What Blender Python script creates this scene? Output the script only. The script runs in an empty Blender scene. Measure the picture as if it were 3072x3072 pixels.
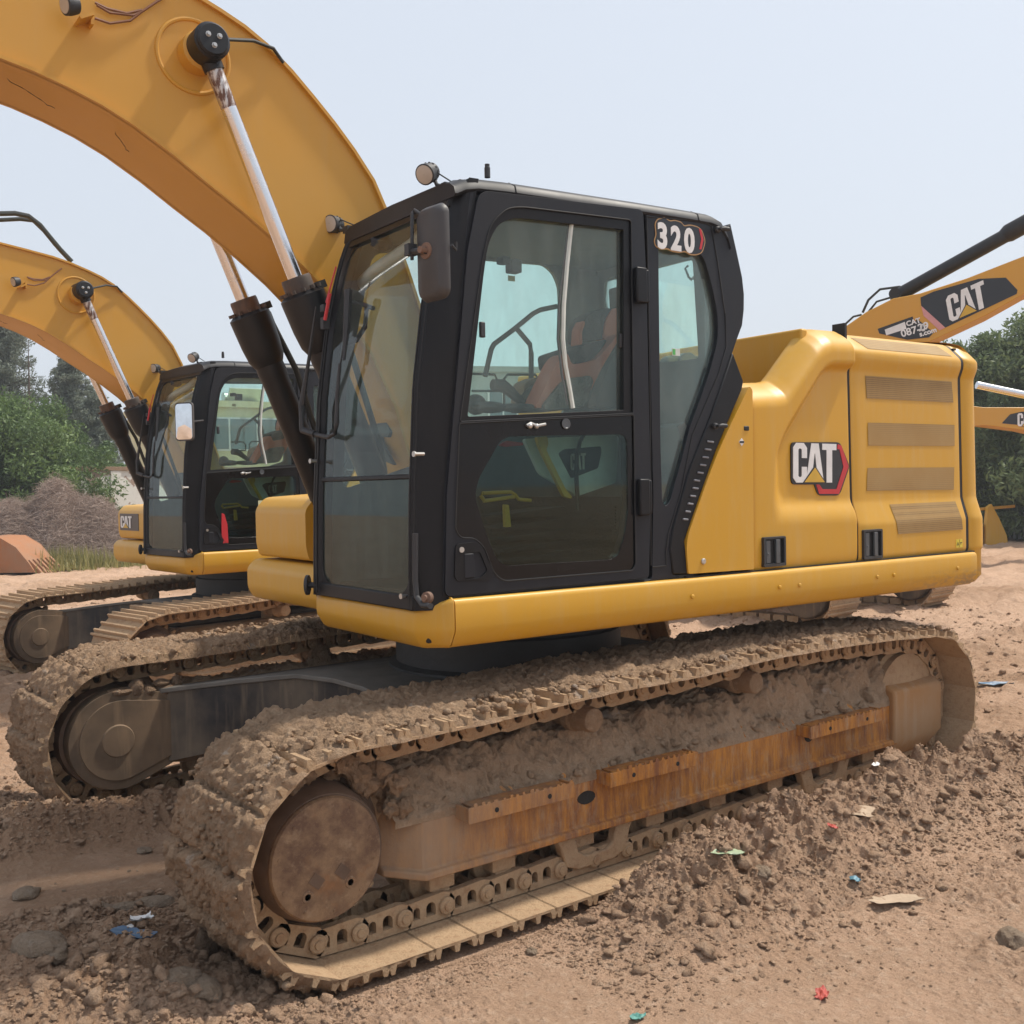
import bpy, math, random
import numpy as np
from mathutils import Vector, Matrix
from mathutils.geometry import delaunay_2d_cdt
PI = math.pi
random.seed(7)
scene = bpy.context.scene
col = scene.collection

# ------------------------------------------------------------------ camera
CAM = np.array([3.5867, 4.6603, 1.7074]); YAW, PITCH, ROLL, FPX = -2.232561, -0.025171, -0.019802, 3192.74
def cam_axes():
    F = np.array([math.cos(YAW)*math.cos(PITCH), math.sin(YAW)*math.cos(PITCH), math.sin(PITCH)])
    r = np.array([math.sin(YAW), -math.cos(YAW), 0.0]); u = np.cross(r, F)
    c, s = math.cos(ROLL), math.sin(ROLL)
    return np.array([r*c+u*s, -r*s+u*c, F])
RC = cam_axes()
cd = bpy.data.cameras.new("camera"); cam = bpy.data.objects.new("camera", cd); col.objects.link(cam)
cam.matrix_world = Matrix(((RC[0][0], RC[1][0], -RC[2][0], CAM[0]), (RC[0][1], RC[1][1], -RC[2][1], CAM[1]),
                           (RC[0][2], RC[1][2], -RC[2][2], CAM[2]), (0, 0, 0, 1)))
cd.sensor_fit = 'HORIZONTAL'; cd.sensor_width = 36; cd.lens = 36*FPX/3072
cd.clip_start = 0.05; cd.clip_end = 2000
scene.camera = cam

# ------------------------------------------------------------------ world and sun
SUN_EL, SUN_DIR = math.radians(59), Vector((-0.58, 0.15, 0))   # SUN_DIR: horizontal direction towards the sun
SUN_AZ = math.atan2(SUN_DIR.y, SUN_DIR.x)
w = bpy.data.worlds.new("World"); scene.world = w; w.use_nodes = True
nt = w.node_tree; bg = nt.nodes['Background']
sky = nt.nodes.new('ShaderNodeTexSky'); sky.sky_type = 'NISHITA'; sky.sun_disc = False
sky.sun_elevation = SUN_EL; sky.sun_rotation = PI/2 - SUN_AZ
sky.air_density = 1.2; sky.dust_density = 5.0; sky.ozone_density = 1.5; sky.altitude = 50
hz = nt.nodes.new('ShaderNodeMixRGB'); hz.inputs[0].default_value = 0.80
hz.inputs[2].default_value = (5.35, 5.75, 6.35, 1)      # high thin overcast in front of the blue
nt.links.new(sky.outputs[0], hz.inputs[1]); nt.links.new(hz.outputs[0], bg.inputs[0])
bg.inputs[1].default_value = 0.125
sd = bpy.data.lights.new("sun", 'SUN'); sd.energy = 3.6; sd.angle = math.radians(3.5); sd.color = (1.0, 0.93, 0.82)
so = bpy.data.objects.new("sun", sd); col.objects.link(so)
sv = Vector((math.cos(SUN_AZ)*math.cos(SUN_EL), math.sin(SUN_AZ)*math.cos(SUN_EL), math.sin(SUN_EL)))
so.rotation_euler = sv.to_track_quat('Z', 'Y').to_euler(); so.location = (0, 0, 12)
scene.view_settings.view_transform = 'Standard'; scene.view_settings.look = 'None'
scene.view_settings.gamma = 1; scene.view_settings.exposure = 0.27; scene.view_settings.use_curve_mapping = False
scene.cycles.max_bounces = 8; scene.cycles.transparent_max_bounces = 16

# ------------------------------------------------------------------ noise (numpy)
_rs = np.random.RandomState(3); _P = _rs.permutation(512); _T = _rs.rand(512)*2-1
def _h(i, j, k): return _T[_P[(_P[(_P[i & 511]+j) & 511]+k) & 511]]
def vnoise(x, y, z=0.0):
    x, y, z = np.broadcast_arrays(np.asarray(x, float), np.asarray(y, float), np.asarray(z, float))
    xi, yi, zi = np.floor(x).astype(int), np.floor(y).astype(int), np.floor(z).astype(int)
    a, b, c = x-xi, y-yi, z-zi
    a, b, c = a*a*(3-2*a), b*b*(3-2*b), c*c*(3-2*c)
    L = lambda p, q, t: p+(q-p)*t
    return L(L(L(_h(xi, yi, zi), _h(xi+1, yi, zi), a), L(_h(xi, yi+1, zi), _h(xi+1, yi+1, zi), a), b),
             L(L(_h(xi, yi, zi+1), _h(xi+1, yi, zi+1), a), L(_h(xi, yi+1, zi+1), _h(xi+1, yi+1, zi+1), a), b), c)
def fbm(x, y, z=0.0, o=4, g=0.5):
    s, a, n = 0, 1, 0
    for i in range(o):
        s = s+a*vnoise(x*2**i+17*i, y*2**i-9*i, z*2**i); n += a; a *= g
    return s/n
def billow(x, y, z=0.0, o=4, g=0.5):
    s, a, n = 0, 1, 0
    for i in range(o):
        s = s+a*(1-2*np.abs(vnoise(x*2**i+31*i, y*2**i+7*i, z*2**i))); n += a; a *= g
    return s/n
def sstep(a, b, x):
    t = np.clip((x-a)/(b-a), 0, 1); return t*t*(3-2*t)

# ------------------------------------------------------------------ frames: turning a traced pixel into a point at its real depth
def frame(a): c, s = math.cos(a), math.sin(a); return np.array([[c, -s, 0], [s, c, 0], [0, 0, 1]])
def ray(x, y): return RC.T @ np.array([(x-1536)/FPX, -(y-1536)/FPX, 1])
def hit(x, y, k, val, ang=0.0, org=(0, 0, 0)):
    M = frame(ang); o = M.T@(CAM-np.array(org)); d = M.T@ray(x, y); return o+(val-o[k])/d[k]*d
UY = -0.04722
def S(px, py, y=1.36):                       # side plane of the main machine's upper body -> (x, z)
    p = hit(px, py, 1, y, UY); return (p[0], p[2])
def SS(pts, y=1.36): return [S(a, b, y) for a, b in pts]
def G(px, py, z=0.0): p = hit(px, py, 2, z); return (p[0], p[1])

# ------------------------------------------------------------------ mesh builder
class MB:
    def __init__(s): s.v = []; s.f = []; s.m = []; s.mi = 0
    def add(s, vs, fs, mi=None):
        o = len(s.v); s.v += [tuple(map(float, p)) for p in vs]; s.f += [tuple(i+o for i in f) for f in fs]
        s.m += [s.mi if mi is None else mi]*len(fs); return s
    def box(s, c, d, rz=0.0, ry=0.0, rx=0.0, tap=1.0):
        R = (Matrix.Rotation(rz, 3, 'Z') @ Matrix.Rotation(ry, 3, 'Y') @ Matrix.Rotation(rx, 3, 'X'))
        vs = []
        for z in (-1, 1):
            t = tap if z > 0 else 1.0
            for x, y in ((-1, -1), (1, -1), (1, 1), (-1, 1)):
                vs.append(Vector(c)+R@Vector((x*d[0]/2*t, y*d[1]/2*t, z*d[2]/2)))
        return s.add(vs, [(3, 2, 1, 0), (4, 5, 6, 7), (0, 1, 5, 4), (1, 2, 6, 5), (2, 3, 7, 6), (3, 0, 4, 7)])
    def prism(s, out, lo, hi, plane='xz', holes=(), cham=0.0):
        def P(p, h):
            return {'xz': (p[0], h, p[1]), 'xy': (p[0], p[1], h), 'yz': (h, p[0], p[1])}[plane]
        loops = [list(out)]+[list(h) for h in holes]
        flat, tri = fill(loops); n = len(flat)
        s.add([P(p, lo) for p in flat]+[P(p, hi) for p in flat],
              [tuple(t) for t in tri]+[tuple(i+n for i in reversed(t)) for t in tri])
        for l in loops:
            k = len(l)
            s.add([P(p, lo) for p in l]+[P(p, hi) for p in l], [(i, (i+1) % k, (i+1) % k+k, i+k) for i in range(k)])
        return s
    def tube(s, pts, r, n=10, caps=True):
        pts = [Vector(p) for p in pts]; rs = r if isinstance(r, (list, tuple)) else [r]*len(pts)
        vs, fs = [], []; up = Vector((0.13, 0.21, 0.97))
        for i, p in enumerate(pts):
            d = (pts[min(i+1, len(pts)-1)]-pts[max(i-1, 0)]).normalized()
            a = d.cross(up); a = d.cross(Vector((1, 0, 0))) if a.length < 0.1 else a
            a.normalize(); b = d.cross(a); up = b.cross(d)*1.0 if False else up
            for k in range(n):
                t = 2*PI*k/n; vs.append(p+(a*math.cos(t)+b*math.sin(t))*rs[i])
        for i in range(len(pts)-1):
            for k in range(n): fs.append((i*n+k, i*n+(k+1) % n, (i+1)*n+(k+1) % n, (i+1)*n+k))
        if caps: fs += [tuple(range(n))[::-1], tuple((len(pts)-1)*n+k for k in range(n))]
        return s.add(vs, fs)
    def lathe(s, prof, o, ax, n=32, caps=True):
        ax = Vector(ax).normalized(); a = ax.orthogonal().normalized(); b = ax.cross(a); o = Vector(o)
        vs = [o+ax*h+(a*math.cos(2*PI*k/n)+b*math.sin(2*PI*k/n))*max(r, 1e-4) for h, r in prof for k in range(n)]
        fs = [(i*n+k, i*n+(k+1) % n, (i+1)*n+(k+1) % n, (i+1)*n+k) for i in range(len(prof)-1) for k in range(n)]
        if caps: fs += [tuple(range(n))[::-1], tuple((len(prof)-1)*n+k for k in range(n))]
        return s.add(vs, fs)
    def grid(s, A, wrap=False):
        A = np.asarray(A); nu, nv = A.shape[:2]; i = np.arange(nu*nv).reshape(nu, nv)
        q = np.stack([i[:-1, :-1], i[1:, :-1], i[1:, 1:], i[:-1, 1:]], -1).reshape(-1, 4)
        return s.add(A.reshape(-1, 3).tolist(), q.tolist())
    def blob(s, c, r, amp=0.25, sc=1.6, n=10, sq=(1, 1, 1), seed=0.0, rz=0.0):
        us = np.linspace(0, PI, n+1); vs_ = np.linspace(0, 2*PI, 2*n+1)
        U_, V_ = np.meshgrid(us, vs_, indexing='ij')
        X, Y, Z = np.sin(U_)*np.cos(V_), np.sin(U_)*np.sin(V_), np.cos(U_)
        k = 1+amp*fbm(X*sc+seed, Y*sc+seed*1.7, Z*sc-seed, 3)
        X, Y, Z = X*k*r*sq[0], Y*k*r*sq[1], Z*k*r*sq[2]
        c_, s_ = math.cos(rz), math.sin(rz)
        return s.grid(np.stack([c[0]+X*c_-Y*s_, c[1]+X*s_+Y*c_, c[2]+Z], -1))
    def build(s, name, mat, parent=None, bevel=0, sharp=35, seg=2, label=None):
        me = bpy.data.meshes.new(name); me.from_pydata(s.v, [], s.f)
        for m in (mat if isinstance(mat, (list, tuple)) else [mat]): me.materials.append(m)
        if any(s.m): me.polygons.foreach_set('material_index', s.m)
        me.update(); fixn(me)
        me.polygons.foreach_set('use_smooth', [True]*len(me.polygons)); me.set_sharp_from_angle(angle=math.radians(sharp))
        o = bpy.data.objects.new(name, me); col.objects.link(o)
        if parent: o.parent = parent
        if bevel:
            b = o.modifiers.new('bevel', 'BEVEL'); b.width = bevel; b.segments = seg; b.limit_method = 'ANGLE'
            b.angle_limit = math.radians(32); b.harden_normals = False
        if label: o['label'] = label
        return o
import bmesh
def fixn(me):
    bm = bmesh.new(); bm.from_mesh(me)
    bmesh.ops.remove_doubles(bm, verts=bm.verts, dist=1e-5)
    if len(bm.faces) < 60000: bmesh.ops.recalc_face_normals(bm, faces=bm.faces)
    bm.to_mesh(me); bm.free()
def fill(loops):
    """robust fill of an outline with holes -> (points, triangles)"""
    P = [Vector((p[0], p[1])) for l in loops for p in l]; E = []; o = 0
    for l in loops: E += [(o+i, o+(i+1) % len(l)) for i in range(len(l))]; o += len(l)
    v, _, f, *_r = delaunay_2d_cdt(P, E, [], 0, 1e-6, False)
    def inside(x, y):
        c = False
        for l in loops:
            k = len(l)
            for i in range(k):
                a, b = l[i], l[(i+1) % k]
                if (a[1] > y) != (b[1] > y) and x < (b[0]-a[0])*(y-a[1])/(b[1]-a[1])+a[0]: c = not c
        return c
    T = [tuple(t) for t in f if len(t) == 3 and inside(sum(v[i].x for i in t)/3, sum(v[i].y for i in t)/3)]
    return [(q.x, q.y) for q in v], T
def big_mesh(name, verts, quads, mat, parent=None, attr=None, smooth=True, tris=False):
    me = bpy.data.meshes.new(name); k = quads.shape[1]
    me.vertices.add(len(verts)); me.vertices.foreach_set('co', np.ascontiguousarray(verts, dtype=np.float32).ravel())
    me.loops.add(quads.size); me.loops.foreach_set('vertex_index', quads.astype(np.int32).ravel())
    me.polygons.add(len(quads)); me.polygons.foreach_set('loop_start', np.arange(0, quads.size, k, dtype=np.int32))
    me.update(calc_edges=True); me.validate()
    me.polygons.foreach_set('use_smooth', [smooth]*len(me.polygons))
    if attr is not None:
        for nm, a in attr.items():
            at = me.attributes.new(nm, 'FLOAT', 'POINT'); at.data.foreach_set('value', a.astype(np.float32).ravel())
    me.materials.append(mat)
    o = bpy.data.objects.new(name, me); col.objects.link(o)
    if parent: o.parent = parent
    return o
def grid_mesh(name, A, mat, parent=None, attr=None):
    nu, nv = A.shape[:2]; i = np.arange(nu*nv).reshape(nu, nv)
    q = np.stack([i[:-1, :-1], i[1:, :-1], i[1:, 1:], i[:-1, 1:]], -1).reshape(-1, 4)
    return big_mesh(name, A.reshape(-1, 3), q, mat, parent, attr)
def tag(o, label, cat, group=None, kind=None):
    o['label'] = label; o['category'] = cat
    if group: o['group'] = group
    if kind: o['kind'] = kind
    return o
def thing(name, label, cat, loc=(0, 0, 0), rz=0.0, group=None):
    o = bpy.data.objects.new(name, None); col.objects.link(o); o.empty_display_size = .2
    o.location = loc; o.rotation_euler.z = rz; return tag(o, label, cat, group)

# ------------------------------------------------------------------ materials
def new_mat(name):
    m = bpy.data.materials.new(name); m.use_nodes = True; n = m.node_tree
    return m, n, n.nodes['Principled BSDF']
def N(nt, t, **kw):
    n = nt.nodes.new(t)
    for k, v in kw.items():
        if k.startswith('i_'): n.inputs[k[2:].replace('_', ' ')].default_value = v
        else: setattr(n, k, v)
    return n
def coords(nt, scale=(1, 1, 1)):
    tc = N(nt, 'ShaderNodeTexCoord'); mp = N(nt, 'ShaderNodeMapping'); mp.inputs['Scale'].default_value = scale
    nt.links.new(tc.outputs['Object'], mp.inputs['Vector']); return mp.outputs['Vector']
def noise_n(nt, vec, sc, det=4, rough=0.55):
    n = N(nt, 'ShaderNodeTexNoise'); n.inputs['Scale'].default_value = sc; n.inputs['Detail'].default_value = det
    n.inputs['Roughness'].default_value = rough; nt.links.new(vec, n.inputs['Vector']); return n.outputs['Fac']
def ramp(nt, fac, stops):
    r = N(nt, 'ShaderNodeValToRGB'); e = r.color_ramp.elements
    while len(e) < len(stops): e.new(0.5)
    for i, (p, c) in enumerate(stops):
        e[i].position = p; e[i].color = (c, c, c, 1) if isinstance(c, (int, float)) else (*c, 1)
    nt.links.new(fac, r.inputs['Fac']); return r.outputs['Color']
def mixc(nt, fac, a, b, mode='MIX'):
    m = N(nt, 'ShaderNodeMixRGB', blend_type=mode)
    for k, v in ((0, fac), (1, a), (2, b)):
        if isinstance(v, (int, float)): m.inputs[k].default_value = v
        elif isinstance(v, tuple): m.inputs[k].default_value = (*v, 1) if len(v) == 3 else v
        else: nt.links.new(v, m.inputs[k])
    return m.outputs[0]
def bump(nt, h, bs, strength=0.3, dist=0.01, prev=None):
    b = N(nt, 'ShaderNodeBump'); b.inputs['Strength'].default_value = strength; b.inputs['Distance'].default_value = dist
    nt.links.new(h, b.inputs['Height'])
    if prev: nt.links.new(prev, b.inputs['Normal'])
    nt.links.new(b.outputs[0], bs.inputs['Normal']); return b.outputs[0]
def paint(name, base, rough=0.4, dust=(0.42, 0.32, 0.2), amt=0.35, spot=0.3, coat=0.25, metal=0.0, streak=True, spec=0.5):
    m, n, b = new_mat(name); v = coords(n); b.inputs['Specular IOR Level'].default_value = spec
    big = noise_n(n, v, 1.7, 5); fine = noise_n(n, v, 38, 5, 0.65)
    f1 = ramp(n, big, [(0.42, 0.0), (0.75, amt)])
    c = mixc(n, f1, base, dust)
    if streak:
        vs = coords(n, (9, 9, 0.9)); st = ramp(n, noise_n(n, vs, 2.2, 5), [(0.52, 0.0), (0.8, amt*0.8)])
        c = mixc(n, st, c, dust)
    sp = ramp(n, fine, [(0.66, 0.0), (0.78, spot)]); c = mixc(n, sp, c, dust)
    n.links.new(c, b.inputs['Base Color'])
    rr = ramp(n, big, [(0.3, rough), (0.8, min(1, rough+0.22))]); n.links.new(rr, b.inputs['Roughness'])
    b.inputs['Metallic'].default_value = metal; b.inputs['Coat Weight'].default_value = coat; b.inputs['Coat Roughness'].default_value = 0.25
    bump(n, noise_n(n, v, 5, 4), b, 0.12, 0.012)
    return m
def plain(name, base, rough=0.5, metal=0.0, bs=0.0, sc=60, var=0.0):
    m, n, b = new_mat(name); v = coords(n)
    f = noise_n(n, v, sc*0.3, 4)
    dk = tuple(x*(1-var-0.12) for x in base)
    n.links.new(mixc(n, ramp(n, f, [(0.35, 0.0), (0.7, 1.0)]), base, dk), b.inputs['Base Color'])
    b.inputs['Roughness'].default_value = rough; b.inputs['Metallic'].default_value = metal
    if bs: bump(n, noise_n(n, v, sc, 5), b, bs, 0.01)
    return m
def earth(name, a, bcol, c3, damp_shade_attr=False, scale=1.0, spots=False, bk=1.0):
    m, n, b = new_mat(name); v = coords(n)
    f1 = noise_n(n, v, 2.3*scale, 6, 0.6); f2 = noise_n(n, v, 26*scale, 8, 0.7); f3 = noise_n(n, v, 130*scale, 5, 0.75)
    c = mixc(n, ramp(n, f1, [(0.35, 0.0), (0.68, 1.0)]), a, bcol)
    c = mixc(n, ramp(n, f2, [(0.50, 0.0), (0.72, 0.75)]), c, c3)
    c = mixc(n, ramp(n, f3, [(0.30, 0.30), (0.52, 0.0)]), c, tuple(x*0.5 for x in a))
    c = mixc(n, ramp(n, f3, [(0.62, 0.0), (0.80, 0.45)]), c, tuple(min(1, x*1.45) for x in a))
    if spots:
        c = mixc(n, ramp(n, noise_n(n, v, 6.5, 7, 0.6), [(0.63, 0.0), (0.70, 0.55)]), c, (0.52, 0.47, 0.42)); c = mixc(n, ramp(n, noise_n(n, v, 3.1, 5, 0.6), [(0.30, 0.6), (0.42, 0.0)]), c, (0.17, 0.11, 0.07))
    if damp_shade_attr:
        at = N(n, 'ShaderNodeAttribute', attribute_name='damp_shade')  # carries soil dampness and the shade painted into the yard
        c = mixc(n, at.outputs['Fac'], c, mixc(n, 1.0, c, (0.68, 0.63, 0.56), 'MULTIPLY'))
    n.links.new(c, b.inputs['Base Color']); b.inputs['Roughness'].default_value = 0.93
    b.inputs['Specular IOR Level'].default_value = 0.2
    p = bump(n, f3, b, 1.0, 0.012*bk); p = bump(n, noise_n(n, v, 62*scale, 6, 0.7), b, 1.0, 0.022*bk, p); bump(n, f2, b, 0.9, 0.04*bk, p)
    return m
M = {}
M['yellow'] = paint('yellow_paint', (0.60, 0.315, 0.014), 0.40, (0.50, 0.34, 0.13), 0.14, 0.18, 0.15)
def add_scuffs(m):
    n = m.node_tree; b = n.nodes['Principled BSDF']; base = b.inputs['Base Color'].links[0].from_socket; v = coords(n)
    tc = N(n, 'ShaderNodeTexCoord'); sp = N(n, 'ShaderNodeSeparateXYZ'); n.links.new(tc.outputs['Object'], sp.inputs[0])
    def mrange(out, a, z_):
        q = N(n, 'ShaderNodeMapRange'); q.inputs['From Min'].default_value = a; q.inputs['From Max'].default_value = z_; n.links.new(out, q.inputs['Value']); return q.outputs[0]
    def mul(a, c): q = N(n, 'ShaderNodeMath', operation='MULTIPLY'); n.links.new(a, q.inputs[0]); n.links.new(c, q.inputs[1]); return q.outputs[0]
    low = mrange(sp.outputs['Z'], 1.20, 1.09); rear = mrange(sp.outputs['X'], -1.6, -2.35)
    sc = ramp(n, noise_n(n, coords(n, (1, 1, 2.5)), 16, 9, 0.75), [(0.47, 0.0), (0.56, 1.0)])
    c = mixc(n, mul(mul(low, rear), sc), base, (0.20, 0.16, 0.12))
    sc2 = ramp(n, noise_n(n, coords(n, (.5, .5, 4)), 22, 9, 0.8), [(0.66, 0.0), (0.70, 0.8)])
    c = mixc(n, mul(low, sc2), c, (0.15, 0.11, 0.07))
    dust = mixc(n, ramp(n, noise_n(n, coords(n, (5, 5, .6)), 3.0, 8, 0.7), [(0.48, 0.0), (0.78, 0.22)]), c, (0.55, 0.42, 0.24))
    n.links.new(dust, b.inputs['Base Color'])
add_scuffs(M['yellow'])
M['boom'] = paint('boom_yellow_paint', (0.59, 0.295, 0.028), 0.42, (0.52, 0.33, 0.12), 0.20, 0.15, 0.15)
M['black'] = paint('black_paint', (0.005, 0.0055, 0.008), 0.38, (0.14, 0.115, 0.09), 0.05, 0.2, 0.0, spec=0.30)
M['cabgrey'] = paint('dark_cab_paint', (0.009, 0.011, 0.017), 0.42, (0.14, 0.12, 0.10), 0.05, 0.12, 0.0, spec=0.34)
M['under'] = plain('dark_underside', (0.02, 0.018, 0.016), 0.8, 0, 0.3, 30)
M['seal'] = plain('rubber_seal', (0.008, 0.008, 0.009), 0.55)
M['blackarm'] = paint('muddy_black_steel', (0.018, 0.018, 0.021), 0.45, (0.24, 0.18, 0.12), 0.9, 0.7, 0.0)
M['cyl'] = paint('cylinder_black', (0.009, 0.009, 0.011), 0.36, (0.18, 0.14, 0.10), 0.07, 0.22, 0.0, spec=0.4)
M['mud'] = earth('caked_mud', (0.47, 0.315, 0.20), (0.37, 0.245, 0.155), (0.58, 0.43, 0.30), spots=True, bk=.65)
M['litclay'] = earth('lit_pale_clay', (0.56, 0.395, 0.265), (0.45, 0.31, 0.20), (0.64, 0.48, 0.34), spots=True, bk=.65)  # paler clay for the frame heap, colour lightened to offset the shade there
M['dustmetal'] = earth('dusty_steel', (0.48, 0.335, 0.205), (0.40, 0.27, 0.165), (0.30, 0.165, 0.09), scale=1.0, bk=0.22)
M['clod'] = earth('dry_clods', (0.35, 0.24, 0.16), (0.29, 0.195, 0.13), (0.42, 0.30, 0.21))
M['stone'] = earth('stone', (0.44, 0.33, 0.235), (0.38, 0.28, 0.20), (0.52, 0.42, 0.33))
def chrome():
    m, n, b = new_mat('chrome_rod'); v = coords(n); b.inputs['Metallic'].default_value = 1
    f = noise_n(n, v, 14, 6, 0.7)
    n.links.new(mixc(n, ramp(n, f, [(0.60, 0.0), (0.74, 0.35)]), (0.72, 0.72, 0.74), (0.42, 0.36, 0.31)), b.inputs['Base Color'])
    n.links.new(ramp(n, f, [(0.4, 0.14), (0.7, 0.36)]), b.inputs['Roughness']); return m
M['chrome'] = chrome()
def rustframe():
    m, n, b = new_mat('rust_streaked_steel'); v = coords(n); vs = coords(n, (9, 9, 1.5))
    st = noise_n(n, vs, 2.2, 9, 0.78); big = noise_n(n, v, 2.2, 4); fi = noise_n(n, v, 55, 5, 0.7)
    rust = mixc(n, ramp(n, st, [(0.40, 0.0), (0.62, 1.0)]), (0.52, 0.215, 0.035), (0.22, 0.085, 0.035))
    rust = mixc(n, ramp(n, noise_n(n, coords(n, (6, 6, 1.6)), 3.1, 9, 0.75), [(0.52, 0), (0.72, 0.8)]), rust, (0.42, 0.30, 0.19)); rust = mixc(n, ramp(n, noise_n(n, v, 3.5, 8, 0.7), [(0.54, 0), (0.68, 0.6)]), rust, (0.34, 0.25, 0.17))
    tc = N(n, 'ShaderNodeTexCoord'); sx = N(n, 'ShaderNodeSeparateXYZ'); n.links.new(tc.outputs['Object'], sx.inputs[0])
    mr = N(n, 'ShaderNodeMapRange'); mr.inputs['From Min'].default_value = 1.5; mr.inputs['From Max'].default_value = -0.4
    n.links.new(sx.outputs['X'], mr.inputs['Value'])
    ad = N(n, 'ShaderNodeMath', operation='MULTIPLY_ADD'); n.links.new(big, ad.inputs[0]); ad.inputs[1].default_value = 0.9
    n.links.new(mr.outputs[0], ad.inputs[2])
    c = mixc(n, ramp(n, ad.outputs[0], [(0.35, 0.10), (0.95, 1.0)]), (0.33, 0.235, 0.155), rust)
    c = mixc(n, ramp(n, fi, [(0.58, 0), (0.75, 0.5)]), c, (0.34, 0.25, 0.17))
    n.links.new(c, b.inputs['Base Color']); b.inputs['Roughness'].default_value = 0.8
    bump(n, fi, b, 0.4, 0.006); return m
M['rust'] = rustframe()
def discmat():
    m, n, b = new_mat('rusty_cover'); v = coords(n); f = noise_n(n, v, 9, 7, 0.7); g = noise_n(n, v, 60, 6, 0.75)
    c = mixc(n, ramp(n, f, [(0.40, 0), (0.60, 1)]), (0.25, 0.155, 0.085), (0.12, 0.065, 0.038))
    c = mixc(n, ramp(n, g, [(0.55, 0), (0.75, 0.6)]), c, (0.33, 0.22, 0.13))
    c = mixc(n, ramp(n, noise_n(n, v, 7, 6, 0.7), [(0.58, 0), (0.72, 0.7)]), c, (0.25, 0.11, 0.04)); c = mixc(n, ramp(n, noise_n(n, v, 17, 6, 0.7), [(0.55, 0), (0.7, 0.6)]), c, (0.34, 0.24, 0.15))
    n.links.new(c, b.inputs['Base Color']); b.inputs['Roughness'].default_value = 0.6; bump(n, g, b, 0.25, 0.004); return m
M['disc'] = discmat()
def glass(name, tint, refl=0.12, film=0.10, filmc=(0.55, 0.58, 0.56)):
    m, n, b = new_mat(name); n.nodes.remove(b); out = n.nodes['Material Output']
    tr = N(n, 'ShaderNodeBsdfTransparent'); tr.inputs[0].default_value = (*tint, 1)
    gl = N(n, 'ShaderNodeBsdfGlossy'); gl.inputs['Roughness'].default_value = 0.02; gl.inputs[0].default_value = (0.95, 1, 1, 1)
    fr = N(n, 'ShaderNodeFresnel'); fr.inputs[0].default_value = 1.30
    mr = N(n, 'ShaderNodeMath', operation='ADD'); n.links.new(fr.outputs[0], mr.inputs[0]); mr.inputs[1].default_value = refl
    mx = N(n, 'ShaderNodeMixShader'); n.links.new(mr.outputs[0], mx.inputs[0]); n.links.new(tr.outputs[0], mx.inputs[1]); n.links.new(gl.outputs[0], mx.inputs[2])
    df = N(n, 'ShaderNodeBsdfDiffuse'); df.inputs[0].default_value = (*filmc, 1)
    v = coords(n, (3, 3, 1)); f = ramp(n, noise_n(n, v, 3, 6, 0.6), [(0.35, film*0.4), (0.8, film*1.8)])
    mx2 = N(n, 'ShaderNodeMixShader'); n.links.new(f, mx2.inputs[0]); n.links.new(mx.outputs[0], mx2.inputs[1]); n.links.new(df.outputs[0], mx2.inputs[2])
    n.links.new(mx2.outputs[0], out.inputs[0]); return m
M['glass'] = glass('tinted_glass', (0.905, 0.995, 0.968), 0.0, 0.07, (0.58, 0.64, 0.62))
M['glassfront'] = glass('front_glass', (0.94, 0.985, 0.97), 0.01, 0.05)
M['glasslow'] = glass('dusty_lower_glass', (0.72, 0.86, 0.80), 0.0, 0.10, (0.30, 0.37, 0.32))
def grille():
    m, n, b = new_mat('perforated_grille')
    v = coords(n, (1, 1, 1)); vo = N(n, 'ShaderNodeTexVoronoi'); vo.inputs['Scale'].default_value = 95; vo.inputs['Randomness'].default_value = 0.0
    n.links.new(v, vo.inputs['Vector'])
    c = mixc(n, ramp(n, vo.outputs['Distance'], [(0.32, 0.85), (0.46, 0.0)]), (0.36, 0.22, 0.075), (0.16, 0.10, 0.04))
    c = mixc(n, ramp(n, noise_n(n, v, 5, 4), [(0.4, 0), (0.7, 0.35)]), c, (0.42, 0.30, 0.14))
    n.links.new(c, b.inputs['Base Color']); b.inputs['Roughness'].default_value = 0.7; return m
M['grille'] = grille()
M['white'] = plain('white_decal', (0.78, 0.78, 0.78), 0.4)
M['decalblack'] = plain('black_decal', (0.018, 0.02, 0.026), 0.3)
M['red'] = plain('red_decal', (0.55, 0.03, 0.04), 0.4)
M['tan'] = plain('tan_outline', (0.50, 0.30, 0.13), 0.5)
M['gold'] = plain('yellow_decal', (0.62, 0.38, 0.04), 0.4)
M['lens'] = plain('dusty_lens', (0.48, 0.42, 0.36), 0.35)
M['bracket'] = plain('weathered_plastic', (0.035, 0.036, 0.04), 0.55, 0, 0.2, 40)
M['metal'] = plain('bare_metal', (0.55, 0.54, 0.52), 0.35, 0.8)
M['rusty'] = plain('rusty_flange', (0.22, 0.13, 0.09), 0.75, 0, 0.3, 40, 0.3)
M['interior'] = plain('cab_interior', (0.085, 0.09, 0.09), 0.8)
M['headliner'] = plain('cab_headliner', (0.17, 0.18, 0.185), 0.85)
M['console'] = plain('grey_console', (0.62, 0.64, 0.60), 0.7)
M['seatred'] = plain('red_brown_trim', (0.55, 0.17, 0.10), 0.8)
M['seatdark'] = plain('dark_seat_fabric', (0.035, 0.035, 0.038), 0.9, 0, 0.5, 80)
M['seattan'] = plain('seat_side_trim', (0.36, 0.27, 0.20), 0.8)
M['mirror'] = plain('mirror_glass', (0.85, 0.87, 0.9), 0.03, 1.0)
M['pale'] = plain('pale_strip', (0.62, 0.66, 0.62), 0.5)
M['hose'] = plain('rubber_hose', (0.03, 0.033, 0.03), 0.5)
M['rustyhose'] = plain('brown_hose', (0.22, 0.09, 0.04), 0.6)
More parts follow.
